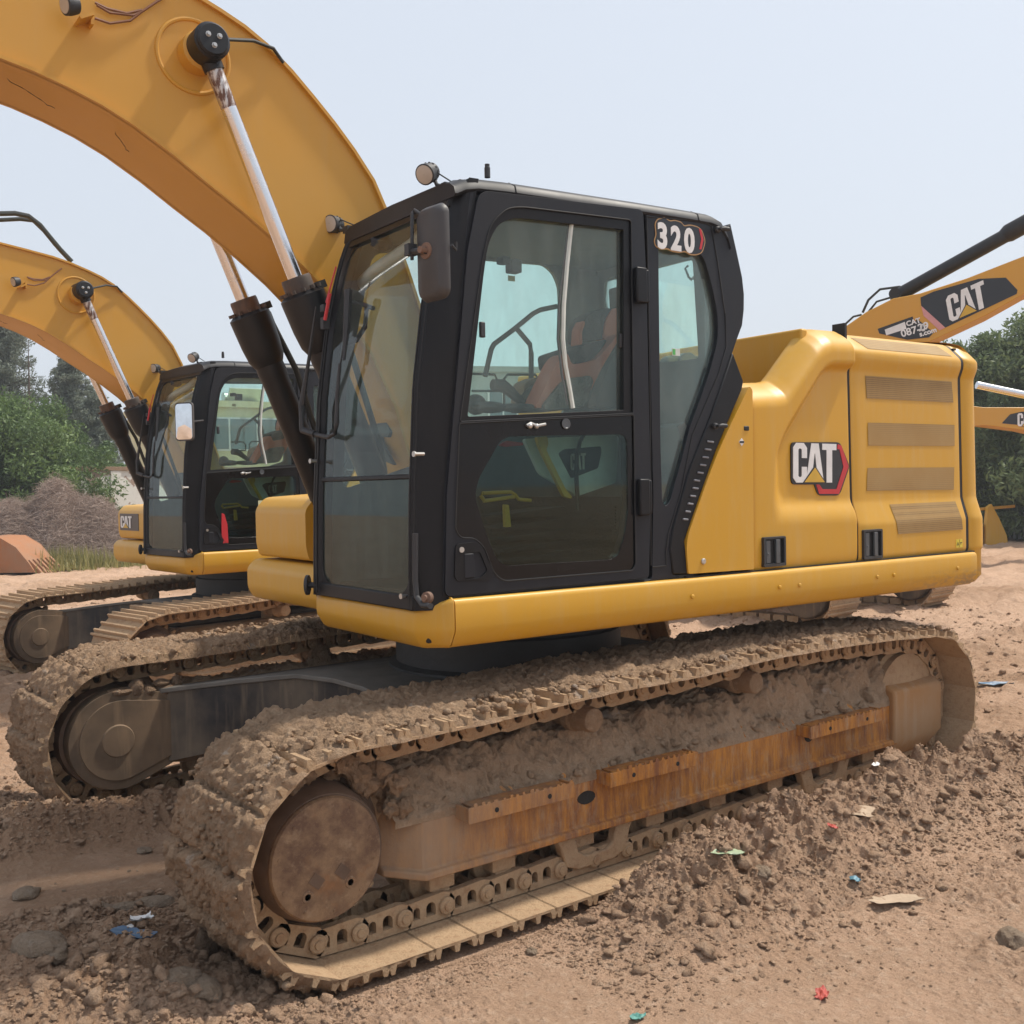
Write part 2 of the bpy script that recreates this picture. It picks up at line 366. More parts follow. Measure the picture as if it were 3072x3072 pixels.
M['sticker'] = plain('yellow_sticker', (0.70, 0.56, 0.06), 0.5)

# ------------------------------------------------------------------ lettering (own block letters)
LET = {
 'C': ([(0, .12), (.10, 0), (.33, 0), (.43, .12), (.43, .40), (.27, .40), (.27, .17), (.24, .14), (.19, .14), (.16, .17), (.16, .83), (.19, .86), (.24, .86), (.27, .83), (.27, .62), (.43, .62), (.43, .88), (.33, 1), (.10, 1), (0, .88)], []),
 'A': ([(.40, 0), (.56, 0), (.60, .22), (.76, .22), (.80, 0), (.97, 0), (.80, 1), (.57, 1)], [[(.62, .36), (.74, .36), (.69, .74), (.67, .74)]]),
 'T': ([(.92, 1), (.92, .84), (1.06, .84), (1.06, 0), (1.24, 0), (1.24, .84), (1.38, .84), (1.38, 1)], []),
}
def put(mb, poly, org, ux, uy, nrm, h, th, holes=()):
    """flat shape lying on a panel: org + ux*a*h + uy*b*h, th thick along nrm"""
    org, ux, uy, nrm = Vector(org), Vector(ux), Vector(uy), Vector(nrm)
    loops = [list(poly)]+[list(q) for q in holes]; flat, tri = fill(loops); n = len(flat)
    P = lambda p, t: org+ux*(p[0]*h)+uy*(p[1]*h)+nrm*t
    mb.add([P(p, 0) for p in flat]+[P(p, th) for p in flat], [tuple(t) for t in tri]+[tuple(i+n for i in reversed(t)) for t in tri])
    for l in loops:
        k = len(l); mb.add([P(p, 0) for p in l]+[P(p, th) for p in l], [(i, (i+1) % k, (i+1) % k+k, i+k) for i in range(k)])
def cat_letters(name, parent, org, ux, uy, nrm, h, wsc=1.0, mat='white', tri=True, th=0.003):
    mb = MB(); ux = Vector(ux)*wsc
    for k in 'CAT': put(mb, LET[k][0], org, ux, uy, nrm, h, th, LET[k][1])
    mats = [M[mat]]
    if tri:
        mb.mi = 1; put(mb, [(.28, -.02), (1.04, -.02), (.67, .44)], Vector(org)+Vector(nrm)*th, ux, uy, nrm, h, 0.002)
        mb.mi = 2; put(mb, [(.34, .01), (.98, .01), (.67, .38)], Vector(org)+Vector(nrm)*(th+0.002), ux, uy, nrm, h, 0.002)
        mats += [M['decalblack'], M['gold']]
    return mb.build(name, mats, parent)
def text_obj(name, body, org, ux, uy, size, mat, parent=None, offset=0.0, th=0.001, sx=1.0):
    cu = bpy.data.curves.new(name, 'FONT'); cu.body = body; cu.size = size; cu.offset = offset; cu.extrude = th
    cu.resolution_u = 4
    t = bpy.data.objects.new(name, cu); col.objects.link(t)
    bpy.context.view_layer.update()
    me = bpy.data.meshes.new_from_object(t.evaluated_get(bpy.context.evaluated_depsgraph_get()))
    bpy.data.objects.remove(t)
    ux, uy = Vector(ux).normalized(), Vector(uy).normalized(); nz = ux.cross(uy)
    Mx = Matrix(((ux.x*sx, uy.x, nz.x, org[0]), (ux.y*sx, uy.y, nz.y, org[1]), (ux.z*sx, uy.z, nz.z, org[2]), (0, 0, 0, 1)))
    me.transform(Mx); me.materials.clear(); me.materials.append(mat)
    o = bpy.data.objects.new(name, me); col.objects.link(o)
    if parent: o.parent = parent
    return o

# ------------------------------------------------------------------ crawler track
def track_path():
    pts = [(-1.84, .05)]+[(x, .05) for x in np.linspace(-1.7, 1.82, 30)]
    for a in np.linspace(-PI/2, PI/2, 40)[1:]: pts.append((1.82+.38*math.cos(a), .43+.38*math.sin(a)))
    pts += [(1.4, .815), (1.0, .828), (.6, .848), (.1, .845), (-.46, .868), (-1.0, .862), (-1.4, .85), (-1.84, .825)]
    for a in np.linspace(PI/2, 3*PI/2, 40)[1:-1]: pts.append((-1.84+.388*math.cos(a), .4375+.3875*math.sin(a)))
    p = np.array(pts+[pts[0]]); return p
_tp = track_path(); _ts = np.concatenate([[0], np.cumsum(np.hypot(*np.diff(_tp, axis=0).T))]); TL = _ts[-1]
def tpos(s):
    s = np.mod(s, TL); x = np.interp(s, _ts, _tp[:, 0]); z = np.interp(s, _ts, _tp[:, 1]); return x, z
def tframe(s, d=0.09):
    x0, z0 = tpos(s-d); x1, z1 = tpos(s+d); x, z = (x0+x1)/2, (z0+z1)/2
    tx, tz = x1-x0, z1-z0; l = np.hypot(tx, tz); tx, tz = tx/l, tz/l
    return x, z, tx, tz, tz, -tx           # outward normal (nx, nz)
NSH = 51; PITCH_T = TL/NSH; S0 = 3.63
_shoe = None
def shoe_mesh():
    global _shoe
    if _shoe: return _shoe
    m = MB(); h = .012
    prof = [(-.098, .002), (.104, .002), (.104, .016), (.096, h+.004), (.088, h+.032), (.074, h+.032), (.066, h), (.012, h), (.006, h+.028), (-.010, h+.028), (-.016, h),
            (-.066, h), (-.072, h+.028), (-.088, h+.030), (-.098, h+.002)]
    m.prism(prof, -.298, .298, 'xz')
    bm_o = m.build('track_shoe', M['dustmetal'], None, bevel=0, sharp=25); _shoe = bm_o.data
    bpy.data.objects.remove(bm_o); return _shoe
def link_template():
    m = MB()
    out = [(-.10, -.004), (.075, -.004), (.088, -.012), (.098, -.035), (.098, -.075), (.085, -.098), (-.07, -.108), (-.105, -.098), (-.122, -.075), (-.122, -.04), (-.112, -.012)]
    arch = lambda a, b, lo, hi: [(a, hi), (b, hi)]+[((a+b)/2+(b-a)/2*math.cos(t), lo+(b-a)/2-(b-a)/2*math.sin(t)) for t in np.linspace(0, PI, 7)]
    for ys in (-1, 1):
        m.prism(out, ys*.075, ys*.108, 'xz', [arch(-.035, .008, -.082, -.03), arch(.036, .066, -.076, -.03)])
        m.lathe([(0, .034), (.012, .034), (.016, .028), (.016, .018), (.022, .016), (.022, .001)], (-.082, ys*.108, -.054), (0, ys, 0), 16)
    m.tube([(-.082, -.10, -.054), (-.082, .10, -.054)], .022, 8)
    return np.array(m.v), m.f
def crawler(root, yc, name_lbl, muddy, mats):
    lv, lf = link_template(); mb = MB()
    shoes = []
    for i in range(NSH):
        s = S0+i*PITCH_T; x, z, tx, tz, nx, nz = tframe(s)
        R = np.array([[tx, 0, nx], [0, 1, 0], [tz, 0, nz]])
        mb.add((lv@R.T+np.array([x, yc, z])).tolist(), lf); shoes.append((x, z, tx, tz, nx, nz))
    tr = mb.build('track_chain', M['dustmetal'], root, sharp=30)
    for (x, z, tx, tz, nx, nz) in shoes:
        o = bpy.data.objects.new('track_shoe', shoe_mesh()); col.objects.link(o); o.parent = tr
        o.matrix_local = Matrix(((tx, 0, nx, x), (0, 1, 0, yc), (tz, 0, nz, z), (0, 0, 0, 1)))
    if muddy:
        s = np.arange(3.30, TL-0.72, .0095); wv = np.linspace(0, 1, 68)
        SS_, W = np.meshgrid(s, wv, indexing='ij'); y = (W-.5)*.60
        x, z, tx, tz, nx, nz = tframe(SS_, .02)
        sd = yc*3.1
        low = fbm(SS_*1.7+sd, y*2.5, sd, 3); mid = billow(SS_*11+sd, y*11, sd, 4, .6); fin = billow(SS_*45, y*45+sd, 3.3, 3, .6)
        cl = billow(SS_*5+9, y*5+sd, 1.1, 3, .5)
        top = sstep(TL*0.52, TL*0.56, SS_)
        th = .019+.016*low+.022*mid+.014*fin+.020*np.maximum(cl, 0)+.010*vnoise(SS_*70, y*70)+.006*vnoise(SS_*120, y*120)
        ph = np.mod((SS_-S0)/PITCH_T+.5, 1); dj = np.minimum(ph, 1-ph)*PITCH_T
        arc = ((SS_ > 3.5) & (SS_ < 5.0))
        th = th+np.where(arc, .010*(ph-.5)*2, 0)-np.where(arc, .036*np.exp(-(dj/.009)**2), .004*np.exp(-(dj/.01)**2))
        bare = np.exp(-(((x-1.02)/.17)**2)**1.5)*sstep(.52, .80, W if yc > 0 else 1-W)*(SS_ > 5.0)
        gro = np.maximum(0, vnoise(SS_*2.1+4, y*1.2, 8.0)-.28)*1.6*sstep(.5, .95, W if yc > 0 else 1-W)
        outer_w = W if yc > 0 else 1-W; th = th*(1-.62*sstep(.72, .97, outer_w)*(SS_ > 5.0)*(.5+.5*(vnoise(SS_*6, y*3, 2.2) > -.25)))
        th = th-.075*np.clip(bare+gro, 0, 1)
        bottomfade = sstep(3.30, 3.62, SS_); th = th*bottomfade-.006*(1-bottomfade)
        edge = np.minimum(W, 1-W); th = np.where(edge < .03, th*.45, th)
        off = .014+np.maximum(th, -.010)
        off[:, 0] = .002; off[:, -1] = .002
        yj = y*(1+.035*vnoise(SS_*14, W*0+5+sd)*(edge < .05)+.02*vnoise(SS_*40, W*0+2)*(edge < .05))
        A = np.stack([x+nx*off, yc+yj, z+nz*off], -1)
        o = grid_mesh('caked_mud', A, M['mud'], tr)
        # crumbs of clay sitting on the top run
        n_ = 2200; cm = MB()
        for _ in range(n_):
            ss = random.uniform(3.7, TL-.8); yy = random.uniform(-.29, .29)
            a = tframe(ss, .02); r = .004+.018*random.random()**2.5
            cm.blob((a[0]+a[4]*.05, yc+yy, a[1]+a[5]*.05), r, .6, 2.2, 4, (1, 1, .8), random.random()*50)
        cm.build('mud_crumbs', M['mud'], tr, sharp=60)['kind'] = 'stuff'
    return tr

def lathe_y(mb, x, z, prof, n=32):                    # prof: (y, r)
    mb.lathe([(y, r) for y, r in prof], (x, 0, z), (0, 1, 0), n); return mb

def track_frame(root, sg, muddy):
    """sg=+1: the left track frame (outer side y>0).  All y values are written for the left one and mirrored."""
    Y = lambda y: sg*y
    m = MB(); x0, x1 = -1.66, 1.44
    sec = [(1.33, .235), (1.345, .235), (1.345, .262), (1.322, .27), (1.322, .455), (1.30, .49), (1.19, .610), (1.15, .63), (1.02, .63), (.98, .58), (.98, .235)]
    n = len(sec); vs = []
    for k, x in enumerate((x0, x1, x1+.13)):
        for (y, z) in sec:
            if k == 2: y2 = max(.98, y-.10); z2 = z+(.02 if z < .3 else 0); vs.append((x, Y(y2), z2))
            else: vs.append((x, Y(y), z))
    fs = [(a*n+i, a*n+(i+1) % n, (a+1)*n+(i+1) % n, (a+1)*n+i) for a in (0, 1) for i in range(n)]
    fs += [tuple(range(n)), tuple(range(2*n, 3*n))[::-1]]
    m.add(vs, fs); fr_ = m.build('track_frame', M['rust'] if muddy else M['dustmetal'], root, bevel=.006)
    # slots cut in the web
    for (x, z, a, b) in ((.62, .385, .05, .028), (-.90, .40, .035, .03)):
        m = MB()
        pts = [(x+a*math.cos(t)*(1 if abs(math.cos(t)) > .7 else .95), z+b*math.sin(t)) for t in np.linspace(0, 2*PI, 16)[:-1]]
        m.prism(pts, Y(1.318), Y(1.3245), 'xz'); m.build('web_slot', M['under'], fr_)
    # side steps with saw-tooth edges
    for (a, b, z) in ((1.29, .76, .468), (.56, .02, .468), (-.80, -1.44, .45)):
        m = MB()
        m.box(((a+b)/2, Y(1.405), z-.005), (a-b, .010, .062)); m.box(((a+b)/2, Y(1.365), z+.02), (a-b-.06, .085, .008))
        m.box((a-.006, Y(1.362), z-.004), (.012, .084, .055)); m.box((b+.006, Y(1.362), z-.004), (.012, .084, .055))
        k = int((a-b)/.034)
        for i in range(k): m.box((b+.02+i*.034+random.uniform(-.006, .006), Y(1.405), z+.026+random.uniform(-.002, .004)), (random.uniform(.014, .028), .009, random.uniform(.010, .024)), tap=random.uniform(.4, .9))
        m.build('side_step', M['rust'], fr_, bevel=.002)
        m = MB()
        for q in (.25, .75): m.lathe([(0, .010), (.0015, .010), (.0015, .001)], (b+(a-b)*q, Y(1.4105), z-.005), (0, sg, 0), 10)
        m.build('step_hole', M['under'], fr_)
    # bottom rollers
    for x in (1.33, 1.03, .60, .17, -.25, -.68, -1.10, -1.48):
        m = MB(); zc = .185
        lathe_y(m, x, zc, [(Y(y), r) for y, r in ((.98, .04), (1.0, .095), (1.03, .095), (1.04, .078), (1.15, .078), (1.16, .098), (1.20, .098), (1.205, .08), (1.215, .06), (1.23, .058))], 28)
        m.box((x, Y(1.245), zc+.02), (.115, .075, .085)); m.box((x, Y(1.245), zc-.025), (.08, .06, .03), tap=1.0)
        for d in (-.035, .035): m.lathe([(0, .012), (.014, .011)], (x+d, Y(1.255), zc-.035), (0, 0, -1), 8)
        m.build('bottom_roller', M['dustmetal'], fr_, bevel=.004)
    for x in (.56, -1.05):                                # chain guides: U-shaped plates
        m = MB(); out = [(x+.22, .232), (x+.20, .20), (x+.17, .11), (x+.10, .085), (x-.10, .085), (x-.17, .11), (x-.20, .20), (x-.22, .232),
                         (x-.12, .232), (x-.10, .16), (x-.06, .135), (x+.06, .135), (x+.10, .16), (x+.12, .232)]
        m.prism(out, Y(1.27), Y(1.315), 'xz'); m.build('track_guide', M['dustmetal'], fr_, bevel=.006)
    for x, z in ((.60, .715), (-.45, .735)):              # carrier rollers
        m = MB(); lathe_y(m, x, z, [(Y(y), r) for y, r in ((1.02, .03), (1.05, .03), (1.06, .066), (1.10, .066), (1.11, .052), (1.20, .052), (1.21, .064), (1.25, .066), (1.26, .056), (1.33, .055), (1.36, .050), (1.365, .035))], 28)
        m.box((x, Y(1.05), .63), (.09, .05, .16)); m.build('carrier_roller', M['mud'] if muddy else M['dustmetal'], fr_, bevel=.003)
    m = MB()                                              # idler wheel
    lathe_y(m, -1.84, .4375, [(Y(y), r) for y, r in ((1.06, .10), (1.07, .24), (1.09, .275), (1.13, .275), (1.14, .30), (1.24, .30), (1.25, .275), (1.29, .275), (1.30, .24), (1.31, .10), (1.33, .09))], 48)
    m.build('idler_wheel', M['dustmetal'], fr_)
    m = MB()                                              # idler guard box with its lower edge curling in
    sec = [(1.10, .56), (1.30, .56), (1.352, .53), (1.356, .50), (1.352, .26), (1.31, .17), (1.22, .105), (1.14, .10), (1.14, .20)]
    n = len(sec); vs = [(x, Y(y+(.0 if x < -1.7 else .0)), z) for x in (-2.10, -1.62) for y, z in sec]
    vs = [(x if not (z < .2 and x < -1.7) else x+.10, y, z) for x, y, z in vs]
    m.add(vs, [(i, (i+1) % n, n+(i+1) % n, n+i) for i in range(n)]+[tuple(range(n)), tuple(range(n, 2*n))[::-1]])
    m.build('idler_guard', M['guard'] if muddy else M['dustmetal'], fr_, bevel=.012)
    # sprocket
    m = MB(); T = 21; pr = []
    for i in range(T):
        for a, r in ((-.30, .262), (-.12, .305), (.12, .305), (.30, .262)):
            t = 2*PI*(i+a)/T; pr.append((1.82+r*math.cos(t), .43+r*math.sin(t)))
    m.prism(pr, Y(1.165), Y(1.215), 'xz'); m.build('sprocket', M['dustmetal'], fr_, bevel=.004)
    # final drive drum and its cover
    m = MB(); lathe_y(m, 1.87, .435, [(Y(y), r) for y, r in ((1.00, .25), (1.14, .262), (1.165, .29), (1.23, .29), (1.24, .25), (1.28, .243), (1.36, .226), (1.375, .22))], 56)
    fd = m.build('final_drive', M['discdark'], fr_)
    m = MB(); lathe_y(m, 1.876, .435, [(Y(y), r) for y, r in ((1.37, .214), (1.386, .214), (1.395, .208), (1.397, .19), (1.397, .001))], 64)
    for t in np.linspace(.2, 2*PI+.2, 11)[:-1]: m.lathe([(0, .006), (.003, .005)], (1.876+.185*math.cos(t), Y(1.3965), .435+.185*math.sin(t)), (0, sg, 0), 8)
    for dx, dz in ((.08, -.112), (-.085, -.100)):
        m.lathe([(0, .022), (.003, .020), (.003, .012), (-.001, .011), (-.001, .001)], (1.876+dx, Y(1.397), .435+dz), (0, sg, 0), 14)
    m.build('drive_cover', M['disc'], fd, sharp=30)
    for (dx, dz) in ((.045, -.065), (-.055, -.055)):
        m = MB(); m.box((1.876+dx, Y(1.398), .435+dz), (.05, .002, .04), ry=-.75); m.build('stamped_plate', M['discdark'], fd)
    # inner side: motor guard, teardrop
    m = MB(); a_ = [(1.845+.262*math.cos(t), .435+.262*math.sin(t)) for t in np.linspace(math.radians(100), math.radians(300), 40)]
    # (circle on the +x side, straight plates running back to the frame)
    cir = [(1.845+.255*math.cos(t), .435+.255*math.sin(t)) for t in np.linspace(math.radians(95), math.radians(-115), 40)]
    out = cir+[(1.50, .30), (1.50, .635)]
    m.prism(out, Y(.90), Y(1.12), 'xz')
    mg = m.build('motor_guard', M['blackarm2'], fr_, bevel=.012)
    m = MB(); inn = [(1.845+.205*math.cos(t), .435+.205*math.sin(t)) for t in np.linspace(math.radians(97), math.radians(-113), 40)]+[(1.53, .335), (1.53, .60)]
    m.prism(inn, Y(.885), Y(.902), 'xz'); m.lathe([(0, .085), (.012, .08), (.014, .03), (.014, .001)], (1.86, Y(.886), .435), (0, -sg, 0), 28)
    m.build('guard_cover', M['blackarm2'], mg, bevel=.006)
    if muddy:                                             # clay heaped on the sloping top of the frame
        xs = np.arange(-1.72, 1.56, .009); vv = np.linspace(0, 1, 46); X, V = np.meshgrid(xs, vv, indexing='ij')
        yb = 1.335-.34*V; zb = np.interp(V, [0, .08, .40, 1], [.470, .493, .612, .64])
        amp = np.interp(X, [-1.7, -.9, .2, 1.2, 1.6], [.075, .070, .040, .030, .02])
        cl = billow(X*7, V*2.6+sg*3, 2.0, 4, .6); lo = fbm(X*2.2, V*1.2, 7.7, 3); fi = billow(X*30, V*9, 1.0, 3, .6)
        rise = sstep(.0, .5, V)
        h = -.012+rise*(.016+amp*(.45+.9*lo+1.5*np.maximum(cl, -.2)))+.016*fi+.008*cl+.006*vnoise(X*80, V*25)+.012*sstep(.3, .0, np.abs(V-.2))*(lo+.2)
        edge = (V < .015) | (V > .985); h = np.where(edge, -.02, h)
        # hole where a lightening slot stays open
        A = np.stack([X+.012*vnoise(X*9, V*6, 4.0), Y(1)*(yb+h*.55), zb+h*.9], -1)
        grid_mesh('heaped_clay', A, M['litclay'], fr_)
        m = MB()
        for _ in range(520):
            x = random.uniform(-1.7, 1.45); v = random.random()**.8; am = np.interp(x, [-1.7, .3, 1.5], [1.0, .6, .35])
            z = np.interp(v, [0, .08, .45, 1], [.46, .49, .60, .63])+random.uniform(0, .03)
            m.blob((x, Y(1.325-.33*v), z), random.uniform(.01, .038)*am+.004, .7, 1.9, 6, (1, 1, random.uniform(.6, 1)), random.random()*90, random.random()*6)
        m.build('clay_lumps', M['litclay'], fr_, sharp=60)['kind'] = 'stuff'
        m = MB()
        for _ in range(60):                               # clay round the drive
            t = random.uniform(.2, 3.0); r = random.uniform(.24, .34)
            m.blob((1.82+r*math.cos(t), Y(random.uniform(1.16, 1.30)), .43+r*math.sin(t)), random.uniform(.02, .045), .9, 2.2, 9, (1, .8, 1), random.random()*90)
        m.build('clay_in_drive', M['mud'], fr_, sharp=60)['kind'] = 'stuff'
    return fr_
M['guard'] = paint('dusty_guard', (0.36, 0.19, 0.075), 0.75, (0.40, 0.29, 0.19), 1.0, 0.6, 0.0)
M['discdark'] = plain('brown_drum', (0.16, 0.10, 0.065), 0.7, 0, .3, 30, .3)
M['blackarm2'] = paint('muddy_guard', (0.075, 0.055, 0.038), 0.6, (0.30, 0.20, 0.12), 0.9, 0.8, 0.0)

# ------------------------------------------------------------------ curves of the machine (x, z), upper body frame
BOOM_TOP = [(3.9, 4.02), (3.2, 4.065), (2.8, 4.05), (2.44, 4.01), (2.17, 3.965), (1.95, 3.925), (1.79, 3.882), (1.64, 3.828), (1.53, 3.782), (1.426, 3.722), (1.31, 3.63), (1.202, 3.53), (1.10, 3.43), (1.001, 3.322), (.898, 3.19), (.82, 3.03), (.72, 2.78), (.6, 2.45), (.48, 2.1), (.33, 1.75)]
BOOM_BOT = [(.62, 1.42), (.70, 1.7), (.82, 2.1), (.95, 2.36), (1.125, 2.598), (1.27, 2.73), (1.418, 2.846), (1.57, 2.955), (1.721, 3.052), (1.87, 3.153), (2.031, 3.249), (2.16, 3.31), (2.293, 3.358), (2.42, 3.395), (2.539, 3.42), (2.75, 3.435), (3.2, 3.39), (3.9, 3.17)]
WX = lambda z: float(np.interp(z, [1.2, 1.66, 2.1, 2.4, 2.6, 2.72, 2.82, 2.9, 2.93], [1.345, 1.333, 1.305, 1.262, 1.218, 1.185, 1.146, 1.09, 1.05]))
SX = lambda z: float(np.interp(z, [1.2, 1.66, 2.3, 2.6, 2.82, 2.93], [1.229, 1.196, 1.142, 1.110, 1.083, 1.06]))

def sweep_boom_plate(mb, curve, y0, y1, th, out=1):
    n = len(curve); vs = []
    for i, (x, z) in enumerate(curve):
        a = curve[max(i-1, 0)]; b = curve[min(i+1, n-1)]; d = Vector((b[0]-a[0], b[1]-a[1])).normalized()
        nx, nz = -d.y*out, d.x*out
        vs += [(x, y0, z), (x, y1, z), (x+nx*th, y1, z+nz*th), (x+nx*th, y0, z+nz*th)]
    fs = [(i*4+k, i*4+(k+1) % 4, i*4+4+(k+1) % 4, i*4+4+k) for i in range(n-1) for k in range(4)]+[(0, 1, 2, 3), tuple(4*(n-1)+k for k in (3, 2, 1, 0))]
    mb.add(vs, fs)

def rrect(a0, b0, a1, b1, r, n=5):
    pts = []
    for cx, cy, t0 in ((a1-r, b0+r, -PI/2), (a1-r, b1-r, 0), (a0+r, b1-r, PI/2), (a0+r, b0+r, PI)):
        for k in range(n+1): t = t0+PI/2*k/n; pts.append((cx+r*math.cos(t), cy+r*math.sin(t)))
    return pts
def smooth_poly(pts, r=.03, n=4, only=None):
    """round the corners of a polygon"""
    out = []; k = len(pts)
    for i, p in enumerate(pts):
        a, b = Vector(pts[i-1]), Vector(pts[(i+1) % k]); p = Vector(p)
        rr = r[i] if isinstance(r, (list, tuple)) else r
        d1, d2 = a-p, b-p; q = min(rr, d1.length*.45, d2.length*.45)
        if q < 1e-4: out.append(tuple(p)); continue
        s, e = p+d1.normalized()*q, p+d2.normalized()*q
        for j in range(n+1):
            t = j/n; out.append(tuple(s*(1-t)**2+p*2*t*(1-t)+e*t*t))
    return out
def sdf(poly, X, Z):
    P = np.array(poly); d = np.full(X.shape, 1e9); ins = np.zeros(X.shape, bool); k = len(P)
    for i in range(k):
        a, b = P[i], P[(i+1) % k]; e = b-a; t = np.clip(((X-a[0])*e[0]+(Z-a[1])*e[1])/(e@e), 0, 1)
        d = np.minimum(d, np.hypot(X-a[0]-t*e[0], Z-a[1]-t*e[1]))
        c = ((a[1] > Z) != (b[1] > Z)) & (X < (b[0]-a[0])*(Z-a[1])/((b[1]-a[1])+1e-12)+a[0]); ins ^= c
    return np.where(ins, -d, d)

BP = [(1.27, 1.322), (1.28, 1.332), (1.295, 1.336), (1.462, 1.336), (1.476, 1.333), (1.578, 1.303), (1.59, 1.301), (1.62, 1.300), (2.262, 1.292), (2.275, 1.293),
      (2.322, 1.311), (2.335, 1.314), (2.368, 1.314), (2.38, 1.308), (2.395, 1.294), (2.45, 1.238), (2.468, 1.215), (2.478, 1.19), (2.485, 1.15)]
def bprof(z): return np.interp(z, [p[0] for p in BP], [p[1] for p in BP])
def ztopA(x): return np.interp(-x, [.49, .52, .70, .76, .80, 1.00, 1.06, 1.12, 1.35], [2.145, 2.18, 2.19, 2.20, 2.235, 2.43, 2.465, 2.482, 2.485])

def hood(root):
    ym = 1.31
    rec_in = smooth_poly(SS([(2478, 1112), (2560, 1112), (2560, 1492), (2345, 1492), (2338, 1368), (2362, 1310)], ym), .05)
    rec_out = smooth_poly(SS([(2462, 1086), (2572, 1086), (2600, 1570), (2312, 1580), (2302, 1520), (2310, 1360), (2335, 1290)], ym), .08)
    # extend both past the rear edge of the door
    def stretch(P): return [(x-.12 if x < -1.27 else x, z) for x, z in P]
    rec_in, rec_out = stretch(rec_in), stretch(rec_out)
    def yA(X, Z):
        di, do = np.maximum(sdf(rec_in, X, Z), 0), np.maximum(-sdf(rec_out, X, Z), 0)
        t = np.where(di <= 0, 1, np.where(do <= 0, 0, do/(do+di+1e-9))); t = t*t*(3-2*t)
        zt = ztopA(X); u = np.clip((Z-(zt-.13))/.13, 0, 1)
        outer = 1.343-.012*np.exp(-(Z-1.27)/.02)-.13*(u**2.0)
        outer = outer-.02*np.exp(-((X+.487))*-1/.012)*0
        return outer*(1-t)+np.minimum(bprof(np.minimum(Z, 2.36)), outer)*t
    xs = np.linspace(-.487, -1.294, 90); vv = np.linspace(0, 1, 110); X, V = np.meshgrid(xs, vv, indexing='ij')
    Z = 1.275+(ztopA(X)-1.275)*V; Yv = yA(X, Z)
    ed = np.exp(-np.abs(X+.487)/.010)*.020+np.exp(-np.abs(X+1.294)/.003)*.006; Yv = Yv-ed
    rows = [np.stack([X[:, j], Yv[:, j], Z[:, j]], -1) for j in range(len(vv))]
    yl = Yv[:, -1]
    wide = sstep(-1.0, -1.06, xs)
    for d, dz, d2, z2 in ((.02, .004, .02, .003), (.05, .008, .045, .0), (.12, .010, .06, -.02), (.35, .012, .06, -.06), (.8, .012, .06, -.12)):
        rows.append(np.stack([xs, yl-(d*wide+d2*(1-wide)), ztopA(xs)+dz*wide+z2*(1-wide)], -1))
    A = np.stack(rows, 1)
    A = np.concatenate([(A[:1]-np.array([0, .06, 0])), A, (A[-1:]-np.array([0, .06, 0]))], 0)
    pa = grid_mesh('engine_door', A, M['yellow'], root)
    # second door and the counterweight share the rolled profile
    def profile_rows(path, zlo=1.275, inward=.5):
        cols = []
        zz = np.concatenate([np.linspace(zlo, 2.485, 110)])
        for (x, nx, ny, k) in path:
            # x,y base with outward normal; depth measured from 1.365
            d = bprof(zz)-1.365+np.where(zz < 1.275, 0, 0)
            c = np.stack([x[0]+nx*(d+k), x[1]+ny*(d+k), zz], -1)
            last = c[-1]; ins = np.array([[last[0]-nx*q, last[1]-ny*q, 2.485+r] for q, r in ((.05, .006), (.15, .010), (inward, .012))])
            cols.append(np.concatenate([c, ins], 0))
        return np.array(cols)
    pth = [((x, 1.365), 0, 1, k) for x, k in [(-1.309, -.05), (-1.309, -.008), (-1.311, -.002), (-1.316, 0)]+[(x, 0) for x in np.linspace(-1.40, -2.23, 12)]+[(-2.284, 0), (-2.291, -.002), (-2.294, -.008), (-2.294, -.05)]]
    pb = grid_mesh('radiator_door', profile_rows(pth), M['yellow'], root)
    cw = [((-2.320, 1.365), 0, 1, -.05), ((-2.320, 1.365), 0, 1, -.01), ((-2.327, 1.365), 0, 1, 0), ((-2.42, 1.365), 0, 1, 0)]
    for a in np.linspace(0, 1, 12)[1:]:
        t = a*math.radians(62); cw.append(((-2.42-.12*math.sin(t)*1.1, 1.265+.10*math.cos(t)), -math.sin(t), math.cos(t), 0))
    for yy in np.linspace(1.1, -1.1, 10):
        cw.append(((-2.50-.33*(1-(yy/1.35)**2)**.5, yy), -math.cos(yy*.45), math.sin(yy*.45), 0))
    cw.append(((-2.45, -1.365), 0, -1, 0)); cw.append(((-2.345, -1.365), 0, -1, 0))
    C = profile_rows(cw, 1.275, .5)
    low = C[:, :1].copy(); L1 = low.copy(); L1[..., 2] = 1.13
    L2 = low.copy(); L2[..., 2] = 1.09; L2[..., :2] *= .985; L3 = low.copy(); L3[..., 2] = 1.075; L3[..., :2] *= .95
    cwt = grid_mesh('counterweight', np.concatenate([L3, L2, L1, C], 1), M['yellow'], root)
    # body behind the doors: walls and roof of the engine bay
    m = MB(); m.prism([(-1.02, 1.27), (-1.02, 2.475), (-2.50, 2.475), (-2.50, 1.27)], -1.30, 1.13, 'xz')
    m.box((-1.3, 1.22, 1.7), (1.9, .1, .8))
    m.build('engine_bay', M['yellow'], root, bevel=.02)
    m = MB(); m.prism([(-.50, 1.28), (-.50, 2.06), (-1.02, 2.06), (-1.02, 1.28)], .30, 1.27, 'xz')
    m.box((-1.03, .76, 2.25), (.05, .94, .46)); m.box((-.985, .50, 2.32), (.10, .30, .06)); m.build('bay_front_wall', M['yellow'], root, bevel=.012)
    zs_ = np.linspace(1.276, 2.484, 70)
    for xa, xb in ((-1.2935, -1.3100), (-2.2935, -2.3210)):
        m = MB(); A = np.array([[(xa, bprof(z)-.005, z) for z in zs_], [(xb, bprof(z)-.005, z) for z in zs_]]); m.grid(A); m.box(((xa+xb)/2, .75, 2.480), (xb-xa, .82, .008)); m.build('door_gap', M['seal'], root)
